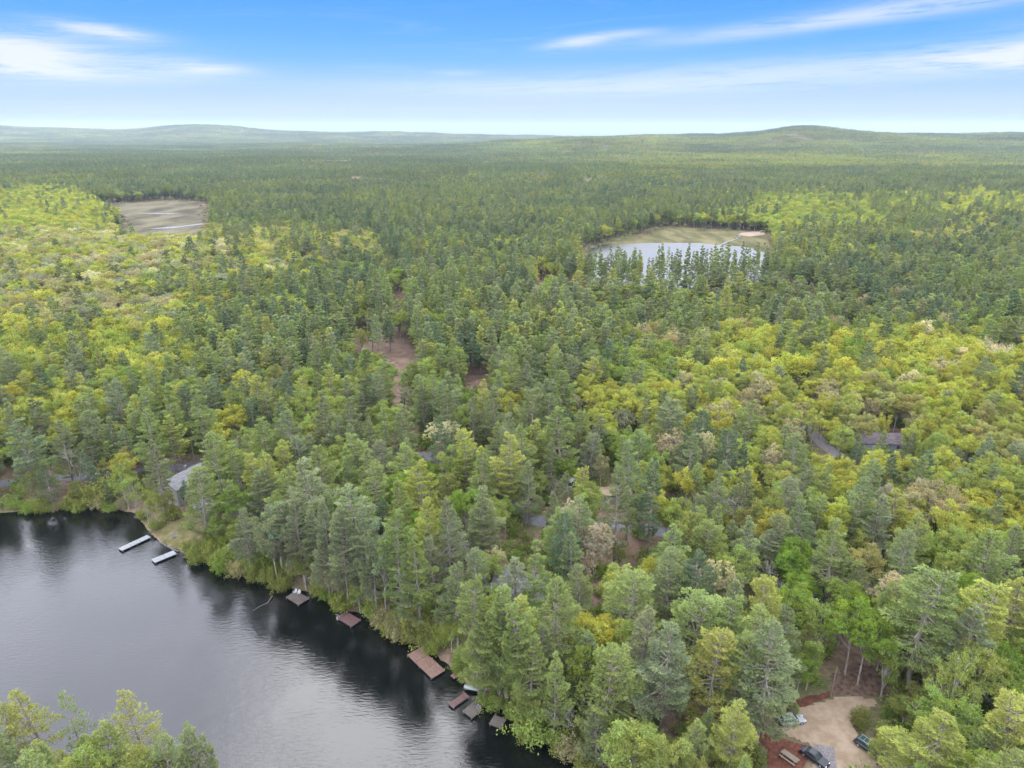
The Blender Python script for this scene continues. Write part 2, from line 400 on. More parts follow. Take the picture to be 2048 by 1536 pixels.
# the lake sheet runs a little under its banks, which rise out of it
lk = [(-600, -60), (60, -60), (60, 62)] + [(40, 90)] + [(40, 130), (-10, 180), (-60, 215), (-600, 215)]
flat_poly('lake_water', lk, 0.0, WATER)
flat_poly('pond_water', POND, POND_Z - .12, WATER2, .015)

def drape(name, P, m, off=.05, cell=.6, wob=.5, kind='structure', lift=None):
    """a sheet laid over the land inside outline P, its edge a little ragged"""
    P = np.array(P); x0, y0 = P.min(0) - wob; x1, y1 = P.max(0) + wob
    xs = np.arange(x0, x1, cell); ys = np.arange(y0, y1, cell)
    if len(xs) * len(ys) > 250000: raise ValueError(name)
    X, Y = np.meshgrid(xs, ys); d = sdist([tuple(p) for p in P], X, Y) + (fnoise(X / (2.2 * cell + 1), Y / (2.2 * cell + 1), 2) - .5) * 2 * wob
    keep = d < 0; idx = -np.ones(X.shape, int); c = keep[:-1, :-1] & keep[1:, :-1] & keep[:-1, 1:] & keep[1:, 1:]
    used = np.zeros_like(keep); used[:-1, :-1] |= c; used[1:, :-1] |= c; used[:-1, 1:] |= c; used[1:, 1:] |= c
    idx[used] = np.arange(used.sum()); Z = gz(X, Y) + off
    j, i = np.nonzero(c); Fq = np.stack([idx[j, i], idx[j, i + 1], idx[j + 1, i + 1], idx[j + 1, i]], -1)
    V = np.stack([X[used], Y[used], Z[used]], -1)
    o = obj(name, mesh(name, V, Fq, m, smooth=True)); o['kind'] = kind; return o
def road(name, pts, w, m, off=.07):
    P = np.array(pts, float); seg = np.linalg.norm(np.diff(P, axis=0), axis=1); s = np.r_[0, np.cumsum(seg)]
    n = int(s[-1] / 1.5) + 2; u = np.linspace(0, s[-1], n); c = np.stack([np.interp(u, s, P[:, 0]), np.interp(u, s, P[:, 1])], -1)
    for _ in range(14): c[1:-1] = (c[:-2] + 2 * c[1:-1] + c[2:]) / 4
    t = np.gradient(c, axis=0); t /= np.linalg.norm(t, axis=1)[:, None]; nn = np.stack([-t[:, 1], t[:, 0]], -1)
    K = 7; offs = np.linspace(-.5, .5, K) * w
    wig = (fnoise(u / 4, u * 0 + 3, 2) - .5) * .6
    V = []
    for k, o_ in enumerate(offs):
        q = c + nn * (o_ + (wig if k in (0, K - 1) else 0 * wig))[:, None] if not np.isscalar(o_) else c + nn * (o_ + (wig if k in (0, K - 1) else 0 * wig))[:, None]
        V.append(np.stack([q[:, 0], q[:, 1], gz(q[:, 0], q[:, 1]) + off], -1))
    V = np.stack(V, 1).reshape(-1, 3); i = (np.arange(n - 1)[:, None] * K + np.arange(K - 1)[None]).ravel()
    o = obj(name, mesh(name, V, np.stack([i, i + 1, i + K + 1, i + K], -1), m, smooth=True)); o['kind'] = 'structure'
    return c
def GT(px, py, h=0.0):
    """the point of the land (plus h) seen at a point of the photo"""
    z = 3.0
    for _ in range(6):
        x, y = G(px, py, z + h); z = float(gz(x, y))
    return float(x), float(y), z
def PT(pts): return [GT(a, b)[:2] for a, b in pts]
ROAD = road('asphalt_road', PT([(-160, 985), (0, 968), (130, 956), (300, 942), (400, 930), (520, 918), (700, 908), (870, 912), (960, 950), (1010, 1005), (1060, 1043),
      (1240, 1052), (1330, 1060), (1430, 1110), (1530, 1165), (1640, 1205), (1760, 1262), (1850, 1300), (1955, 1375), (2150, 1480)]), 5.2, M['asphalt'])
ROAD2 = road('side_road', PT([(1470, 730), (1560, 800), (1612, 850), (1640, 885), (1700, 930), (1900, 960), (2150, 1000)]), 4.6, M['greygravel'])
DRIVE = road('gravel_drive', PT([(1655, 1640), (1660, 1560), (1656, 1520), (1648, 1492)]), 3.2, M['greygravel'], .12)
drape('gravel_yard', PT([(1558, 1430), (1600, 1412), (1655, 1394), (1705, 1388), (1755, 1398), (1757, 1418), (1722, 1428), (1704, 1448), (1722, 1478), (1760, 1508), (1800, 1545),
      (1800, 1600), (1600, 1600), (1622, 1520), (1615, 1490), (1562, 1470)]), M['gravel'], .08)
drape('leaf_litter_patch', PT([(1660, 1345), (1690, 1328), (1760, 1328), (1788, 1350), (1775, 1400), (1700, 1394), (1655, 1392)]), M['litter'], .06)
drape('red_mulch_strip', PT([(1560, 1424), (1580, 1405), (1610, 1394), (1640, 1388), (1662, 1382), (1660, 1395), (1620, 1412), (1590, 1420), (1566, 1432)]), M['mulch'], .14, .22, .25)
drape('red_mulch_bed', PT([(1490, 1424), (1530, 1424), (1536, 1452), (1568, 1478), (1612, 1492), (1618, 1520), (1600, 1560), (1600, 1610), (1535, 1610), (1532, 1500), (1500, 1460)]), M['mulch'], .13, .28, .35)
drape('bank_lawn', PT([(268, 1012), (330, 1006), (392, 1040), (398, 1080), (372, 1108), (345, 1098), (318, 1083), (300, 1062), (282, 1034)]), M['lawn'], .06)
drape('earth_clearing', PT([(706, 650), (735, 640), (770, 660), (800, 648), (822, 668), (842, 712), (838, 736), (806, 738), (780, 722), (735, 712), (700, 690)]), M['dirt'], .15, 1.6, 2)
drape('sandy_track', PT([(690, 745), (760, 742), (840, 752), (930, 735), (985, 733), (985, 760), (930, 762), (860, 790), (850, 840), (780, 840), (770, 790), (720, 765)]), M['dirt'], .15, 1.6, 2)
drape('pine_needle_path', PT([(1060, 1265), (1085, 1262), (1100, 1320), (1096, 1375), (1074, 1380), (1062, 1320)]), M['dirt'], .1, .6, .8)
drape('dirt_bank', PT([(1225, 1062), (1300, 1062), (1310, 1085), (1265, 1130), (1225, 1110)]), M['dirt'], .1, .8, .8)
drape('trail_clearing', PT([(1060, 540), (1092, 536), (1096, 585), (1070, 600)]), M['dirt'], .15, 2, 2)
drape('brown_verge', PT([(60, 975), (140, 965), (140, 1000), (60, 1015)]), M['dirt'], .1, .8, .8)
drape('bog_grass', BOG, M['bog'], .12, 2.5, 7)
drape('pale_reed_patch', PT([(1478, 466), (1530, 462), (1532, 470), (1500, 474), (1474, 472)]), M['redmud'], .3, 1.6, 2)
drape('marsh_grass', MARSH, M['marsh'], .12, 3.5, 20)
for nm, pts in (('marsh_channel', [(268, 428), (300, 427), (340, 427.5), (372, 429), (340, 429.5), (300, 428.6)]), ('marsh_pool', [(286, 459), (330, 455), (360, 453), (404, 447), (410, 449), (380, 453), (345, 458)]),
                ('river_reach', [(322, 396), (332, 395), (342, 400), (341, 403), (330, 402)]), ('bog_channel', [(1437, 491), (1450, 484), (1470, 478), (1478, 470), (1488, 472), (1474, 480), (1452, 488), (1442, 493)])):
    drape(nm, PT(pts), WATER2, .45, 1.5, .6)
drape('sand_pit', PT([(632, 321), (680, 319), (715, 317), (722, 321), (690, 323.5), (640, 323.5)]), M['sand'], 3.0, 14, 8)
drape('pale_field', PT([(1455, 290), (1500, 288), (1505, 291), (1458, 292)]), M['sand'], 3.0, 14, 8)
# ------------------------------------------------------------------ trees: shapes
def unit(v): return v / np.maximum(np.linalg.norm(v, axis=-1, keepdims=True), 1e-9)
def kites(c, d, s, L, W):
    """one narrow leaf-shaped face per row: base c, axis d, side s"""
    L = L[:, None]; W = W[:, None]
    V = np.stack([c, c + d * L * .45 + s * W * .5, c + d * L, c + d * L * .45 - s * W * .5], 1)
    return V.reshape(-1, 3)
def leaf_mesh(name, c, d, L, W, col, m, r):
    s = unit(np.cross(d, r.normal(size=d.shape))); V = kites(c, d, s, L, W)
    return mesh(name, V, np.arange(len(V)).reshape(-1, 4), m, col=np.repeat(col, 4, 0))
def tubes(paths, n=4):
    """paths: list of (points, radii) -> one mesh of tapered limbs"""
    V, Fc = [], []
    for p, rad in paths:
        p = np.asarray(p, float); b = len(V); d = unit(np.gradient(p, axis=0))
        u = unit(np.cross(d, np.where(np.abs(d[:, 2:3]) < .9, (0, 0, 1.), (1., 0, 0)))); w = np.cross(d, u)
        for k in range(len(p)):
            for q in range(n):
                a = 2 * math.pi * q / n; V.append(p[k] + rad[k] * (math.cos(a) * u[k] + math.sin(a) * w[k]))
        for k in range(len(p) - 1):
            for q in range(n): Fc.append((b + k * n + q, b + k * n + (q + 1) % n, b + (k + 1) * n + (q + 1) % n, b + (k + 1) * n + q))
    return np.array(V), np.array(Fc)
PH, BH = 24.0, 18.0      # heights the shapes are modelled at

def make_pine(seed, lod=0, bare=.36, R=4.2, flat=0.0, thin=1.0, old=0.0):
    """white pine: straight stem, whorls of level plume-like boughs; returns (wood arrays, leaf arrays)"""
    r = np.random.default_rng(seed); H = PH; paths = []
    bend = r.normal(0, .35, 2); bx = lambda z: np.stack([bend[0] * np.sin(z / H * 2.6), bend[1] * np.sin(z / H * 3.1 + 1)], -1)
    zz = np.linspace(0, H, 9); paths.append((np.c_[bx(zz), zz], .30 * (1 - zz / H) ** .8 + .02))
    C, D, L, W, K = [], [], [], [], []
    z = bare * H * r.uniform(.85, 1.1); z0 = z; dz = 1.12 if lod == 0 else 1.25
    asym = r.uniform(0, 6.28); sidebias = r.uniform(0, .28)
    while z < H - .4:
        s = (z - z0) / (H - z0)
        prof = min(1, .62 + 1.6 * s) * (1 - s) ** (.85 if not flat else .55) + .05
        k = r.integers(4, 7) if s < .8 else 4
        a0 = r.uniform(0, 6.28)
        for b in range(k):
            if r.random() < .10 + .16 * (1 - s) * (1 if thin > .8 else 2.0): continue
            az = a0 + 6.283 * b / k + r.normal(0, .25)
            ln = R * prof * r.uniform(.55, 1.28) * (1 + sidebias * math.cos(az - asym))
            el = R_(-4 + 46 * s ** 1.6 + r.normal(0, 7))
            bz = z + r.normal(0, .2); o = np.array([*bx(np.array(bz)), bz])
            h = np.array([math.cos(az), math.sin(az), 0.]); sd = np.array([-h[1], h[0], 0.])
            pt = lambda t: o + ln * (t[:, None] * h * math.cos(el)) + np.c_[0 * t, 0 * t, ln * (t * math.sin(el) + .16 * t * t - .06 * t)]
            tt = np.linspace(0, .92, 4); rr = .03 + .012 * ln
            paths.append((pt(tt), rr * (1 - tt) + .012))
            n = int((21 * ln + 8) * thin * (1 if lod == 0 else .46)); t = .28 + .75 * r.random(n) ** .62
            wid = ln * .38 * np.sin(np.pi * np.clip(t * .82 + .1, 0, 1)) + .12
            # tufts gather on side twigs, so the bough reads as fingers with gaps between
            tw = np.round(r.uniform(-1, 1, n) * 3.2) / 3.2 + r.normal(0, .07, n)
            lat = tw * wid; t2 = t + np.abs(tw) * .06
            c = pt(t2) + lat[:, None] * sd; c[:, 2] += r.uniform(-.05, .15, n) - .10 * np.abs(lat)
            m = 6 if lod == 0 else 3
            c = np.repeat(c, m, 0) + r.normal(0, .06 if lod == 0 else .12, (n * m, 3)) * (1, 1, .6); tw_ = np.repeat(tw, m); t_ = np.repeat(t2, m)
            d = h * (.9) + sd * (tw_[:, None] * .9) + np.array([0, 0, 1.]) * r.uniform(.0, .8, (n * m, 1)) + r.normal(0, .36, (n * m, 3))
            bri = r.uniform(.86, 1.14); tip = np.clip((t_ - .78) * 3.2, 0, 1) * r.uniform(.3, 1, n * m)
            base = bri * r.uniform(.78, 1.18, n * m); inner = np.clip((.6 - t_) * 1.2, 0, .3)
            col = np.stack([base * (1 + .32 * tip + .3 * inner), base * (1 + .24 * tip), base * (1 - .05 * tip)], -1)
            C.append(c); D.append(unit(d)); K.append(col)
            if lod == 0: L.append(r.uniform(.26, .48, n * m)); W.append(r.uniform(.06, .11, n * m))
            else: L.append(r.uniform(.5, .85, n * m)); W.append(r.uniform(.22, .38, n * m))
        z += dz * r.uniform(.8, 1.25)
    if lod == 0:      # leader tuft, dead lower limbs
        n = 60; zt = r.uniform(H - 1.6, H + .2, n); C.append(np.c_[bx(zt) + r.normal(0, .22, (n, 2)), zt]); D.append(unit(r.normal(0, .5, (n, 3)) + (0, 0, 1.2)))
        L.append(r.uniform(.3, .5, n)); W.append(r.uniform(.1, .15, n)); K.append(np.tile([1.1, 1.1, 1.0], (n, 1)))
        for _ in range(int(12 + 14 * old)):
            zb = r.uniform(.16 * H, z0 + 1.5 + old * 5); az = r.uniform(0, 6.28); ln = r.uniform(.8, 2.8 + old); t = np.linspace(0, 1, 4)
            p = np.c_[bx(np.full(4, zb)), np.full(4, zb)] + np.c_[ln * t * math.cos(az), ln * t * math.sin(az), ln * (.22 * t - .5 * t * t) + r.normal(0, .06, 4)]
            paths.append((p, .045 * (1 - t) + .010))
    return tubes(paths, 6 if lod == 0 else 3), tuple(np.concatenate(q) for q in (C, D, L, W, K))

def make_broad(seed, lod=0, R=4.3, base=.34, lobes=26, dens=1.0, slim=0.0, stems=1, tuft=1.0):
    """broadleaf tree: forking limbs that carry rounded lobes of leaf sprays with gaps between"""
    r = np.random.default_rng(seed); H = BH; paths = []; C, D, L, W, K = [], [], [], [], []
    zc = H * (base + (1 - base) * .46); ch = H * (1 - base) * .54; fork = H * base * r.uniform(.8, 1.05)
    cen = []; tries = 0
    while len(cen) < lobes and tries < 4000:
        tries += 1
        v = unit(r.normal(size=3)); v[2] = abs(v[2]) if r.random() < .72 else v[2] * .7; q = r.uniform(.62, 1.0) if r.random() < .8 else r.uniform(.1, .6)
        p = np.array([v[0] * R * q, v[1] * R * q, zc + v[2] * ch * q * .9])
        if all(np.linalg.norm((p - c_) * (1, 1, .9)) > R * .27 for c_ in cen): cen.append(p)
    ax = r.normal(0, .35, 2)
    for s in range(stems):
        off = np.array([0, 0]) if stems == 1 else .45 * np.array([math.cos(2.1 * s), math.sin(2.1 * s)])
        zz = np.linspace(0, fork, 4); paths.append((np.c_[off[0] * (1 + zz / 3) + ax[0] * zz / H, off[1] * (1 + zz / 3) + ax[1] * zz / H, zz], (.22 if stems == 1 else .13) * (1 - .35 * zz / fork)))
    tr_ = np.linspace(fork, H * .8, 4)[:, None]; paths.append((np.c_[ax[0] * tr_ / H, ax[1] * tr_ / H, tr_] if stems == 1 else np.c_[0 * tr_, 0 * tr_, tr_], .14 * (1 - np.linspace(0, 1, 4)) + .02)); top0 = fork
    for p in cen:
        zf = top0 + max(0., p[2] - top0) * r.uniform(0, .62); top = np.array([ax[0] * zf / H, ax[1] * zf / H, zf]) if stems == 1 else np.array([0, 0, zf])
        m_ = top + (p - top) * .5 + np.array([0, 0, .5]) + r.normal(0, .25, 3) - np.array([p[0], p[1], 0]) * .12
        t = np.linspace(0, 1, 5)[:, None]; q = (1 - t) ** 2 * top + 2 * t * (1 - t) * m_ + t * t * p
        paths.append((q, .055 * (1 - t[:, 0]) + .015))
        lr = R * r.uniform(.20, .31); bri = r.uniform(.84, 1.16); hue = r.normal(0, .05)
        if lod == 0:
            for _ in range(3):
                e = p + unit(r.normal(size=3) + unit(p - top)) * lr; t2 = np.linspace(0, 1, 3)[:, None]; paths.append((p + (e - p) * t2, .028 * (1 - t2[:, 0]) + .006))
        ns = int((17 if lod == 0 else 9) * dens * 1.25 * (lr / 1.3) ** 1.2) + 2
        sv = unit(r.normal(size=(ns, 3)) + (0, 0, .35)); sq = r.uniform(.55, 1.05, (ns, 1)); sc_ = p + sv * sq * lr * (1, 1, .78)
        if slim: sc_[:, 2] += r.normal(0, slim, ns)
        nl = int((24 if lod == 0 else 7)); c = np.repeat(sc_, nl, 0) + r.normal(0, .21 * tuft if lod == 0 else .30, (ns * nl, 3)) * (1, 1, .8)
        d = unit(np.repeat(sv, nl, 0) * .7 + r.normal(0, .75, (ns * nl, 3)) + (0, 0, .15))
        b_ = bri * np.repeat(r.uniform(.86, 1.14, ns), nl) * r.uniform(.82, 1.16, ns * nl)
        C.append(c); D.append(d); K.append(np.stack([b_ * (1 + hue), b_, b_ * (1 - hue)], -1))
        if lod == 0: L.append(r.uniform(.18, .34, ns * nl)); W.append(r.uniform(.12, .22, ns * nl))
        else: L.append(r.uniform(.4, .72, ns * nl)); W.append(r.uniform(.26, .46, ns * nl))
    return tubes(paths, 5 if lod == 0 else 3), tuple(np.concatenate(q) for q in (C, D, L, W, K))

def make_bare(seed, R=3.6, leafy=.25):
    """nearly leafless tree: forking twigs with a few opening buds"""
    r = np.random.default_rng(seed); paths = []; tips = []
    def grow(p, d, ln, rad, dep):
        t = np.linspace(0, 1, 4)[:, None]; k = r.normal(0, .10, 3) * ln; q = p + d * ln * t + k * t * t
        paths.append((q, rad * (1 - .45 * t[:, 0])));  e = q[-1]
        if dep == 0: tips.append(e); return
        for _ in range(3 if dep > 1 else 4):
            nd = unit(d + r.normal(0, .48, 3) + (0, 0, .14)); grow(e if r.random() < .6 else q[2], nd, ln * r.uniform(.58, .8), rad * .56, dep - 1)
    grow(np.zeros(3), np.array([0, 0, 1.]), 6.0, .20, 5)
    tp = np.array(tips); n = int(len(tp) * 6 * leafy) + 4; c = tp[r.integers(0, len(tp), n)] + r.normal(0, .22, (n, 3))
    return tubes(paths, 3), (c, unit(r.normal(size=(n, 3))), r.uniform(.15, .3, n), r.uniform(.1, .2, n), np.tile(r.uniform(.8, 1.2, (n, 1)), (1, 3)))

def make_shrub(seed, lod=0, R=2.0, H=3.6, dens=1.0):
    r = np.random.default_rng(seed); paths = []; C, D, L, W, K = [], [], [], [], []
    for _ in range(22 if lod == 0 else 14):
        a = r.uniform(0, 6.28); q = math.sqrt(r.random()); top = np.array([R * q * math.cos(a), R * q * math.sin(a), H * (1 - .45 * q * q) * r.uniform(.45, 1)])
        t = np.linspace(0, 1, 4)[:, None]; paths.append((top * (t ** (1, 1, .7)), .04 * (1 - t[:, 0]) + .01))
        ns = int((9 if lod == 0 else 4) * dens); sc_ = top * r.uniform(.55, 1.0, (ns, 1)) + r.normal(0, .38, (ns, 3)); nl = 22 if lod == 0 else 8
        c = np.repeat(sc_, nl, 0) + r.normal(0, .2, (ns * nl, 3)); c[:, 2] = np.abs(c[:, 2]); b_ = r.uniform(.85, 1.15) * r.uniform(.8, 1.18, ns * nl)
        C.append(c); D.append(unit(r.normal(0, .8, (ns * nl, 3)) + (0, 0, .5) + c * .12)); K.append(np.stack([b_] * 3, -1))
        s_ = 1 if lod == 0 else 1.9; L.append(r.uniform(.16, .32, ns * nl) * s_); W.append(r.uniform(.1, .2, ns * nl) * s_)
    return tubes(paths, 3), tuple(np.concatenate(q) for q in (C, D, L, W, K))

class Proto:
    def __init__(s, name, data, leafm, barkm, H, R, seed=0):
        (wv, wf), (c, d, L, W, K) = data; r = np.random.default_rng(seed + 99)
        s.H, s.R = H, R; s.trunk = mesh(name + '_trunk', wv, wf, barkm, smooth=True)
        s.crown = leaf_mesh(name + '_crown', c, d, L, W, K, leafm, r)
def merged(name, data, leafm, barkm, seed=0):
    (wv, wf), (c, d, L, W, K) = data; r = np.random.default_rng(seed + 99)
    s = unit(np.cross(d, r.normal(size=d.shape))); V = kites(c, d, s, L, W); nw = len(wv)
    Fq = np.concatenate([wf, nw + np.arange(len(V)).reshape(-1, 4)]); mi = np.r_[np.zeros(len(wf)), np.ones(len(V) // 4)]
    col = np.concatenate([np.ones((nw, 3)), np.repeat(K, 4, 0)])
    return mesh(name, np.concatenate([wv, V]), Fq, [barkm, leafm], mi=mi, col=col)

# near shapes, one mesh each for trunk and crown
PN = [Proto('pine', make_pine(20 + i, 0, b, R, fl, th, old), NEEDLE, BARK, PH, R, i) for i, (b, R, fl, th, old) in enumerate(
    [(.30, 4.3, 0, 1, 0), (.38, 4.0, 0, 1, .3), (.26, 4.6, 1, 1, .2), (.40, 4.1, 1, 1, .5), (.34, 3.6, 0, 1, 0), (.22, 4.4, 0, 1, 0), (.42, 4.4, 1, 1, .6), (.30, 3.2, 0, 1.05, 0)])]
TN = [Proto('thin_pine', make_pine(140 + i, 0, .40, 4.0, i % 2, .5, .6), NEEDLE, BARK, PH, 4.0, i) for i in range(3)]
BN = [Proto('broadleaf', make_broad(50 + i, 0, R, b, lo, de, sl), LEAF, BARK2, BH, R, i) for i, (R, b, lo, de, sl) in enumerate(
    [(4.4, .30, 30, 1, 0), (4.0, .36, 24, 1, .2), (4.8, .26, 34, 1, 0), (3.6, .24, 24, 1, .4), (4.3, .34, 28, .85, 0)])]
SL = [Proto('slim', make_broad(70 + i, 0, 2.1, .12, 34, .9, .5), LEAF, BARK2, BH, 2.1, i) for i in range(2)]
OK_ = [Proto('oak', make_broad(80 + i, 0, 4.6, .34, 42, .52, 0, 1, .62), LEAF, BARK2, BH, 4.6, i) for i in range(3)]
BR = [Proto('bare', make_bare(90 + i), LEAF, BARK2, 17, 4.5, i) for i in range(3)]
SH = [Proto('shrub', make_shrub(100 + i), LEAF, BARK2, 3.6, 2.2, i) for i in range(4)]
WI = [Proto('airy', make_broad(120 + i, 0, 4.3, .22, 22, .55, .6, 3), LEAF, BARK2, BH, 4.3, i) for i in range(2)]
KIND = {'T': (TN, 'pine_tree', 'pine tree'), 'P': (PN, 'pine_tree', 'pine tree'), 'D': (BN, 'broadleaf_tree', 'broadleaf tree'), 'L': (SL, 'slim_tree', 'young tree'), 'O': (OK_, 'pale_oak_tree', 'oak tree'),
        'B': (BR, 'bare_tree', 'bare tree'), 'S': (SH, 'shrub', 'shrub'), 'W': (WI, 'airy_tree', 'broadleaf tree')}
TINT = dict(
    g=(.148, .182, .086), b=(.094, .136, .074), y=(.232, .256, .070), k=(.165, .212, .074), w=(.164, .196, .110),           # pines
    Y=(.285, .30, .056), G=(.145, .22, .035), O=(.18, .205, .058), A=(.255, .25, .092), T=(.262, .240, .128), N=(.25, .28, .064),
    C=(.36, .34, .205), P=(.33, .285, .21), W=(.36, .365, .31), R=(.16, .13, .09), S=(.215, .235, .145), L=(.20, .25, .065), E=(.165, .22, .045))
TWORD = dict(g='grey-green', b='dark blue-green', y='yellow-tipped', k='fresh green', w='pale grey-green', Y='yellow-green', G='deep green', O='olive green', A='golden', T='tan', N='lime green',
             C='cream', P='pinkish', W='whitish', R='brown', S='silvery green', L='soft green', E='bright green')

SITES = [(*GT(a, b)[:2], c) for a, b, c in ((374, 988, 8), (408, 1020, 3.5), (906, 1122, 7.5), (1046, 1190, 7.5), (1205, 1000, 4), (1220, 1000, 4), (1735, 892, 6), (1765, 892, 6), (1143, 972, 3), (1583, 1445, 3.5), (1737, 1500, 3.5), (1628, 1519, 3.5), (1578, 1520, 2.5))]
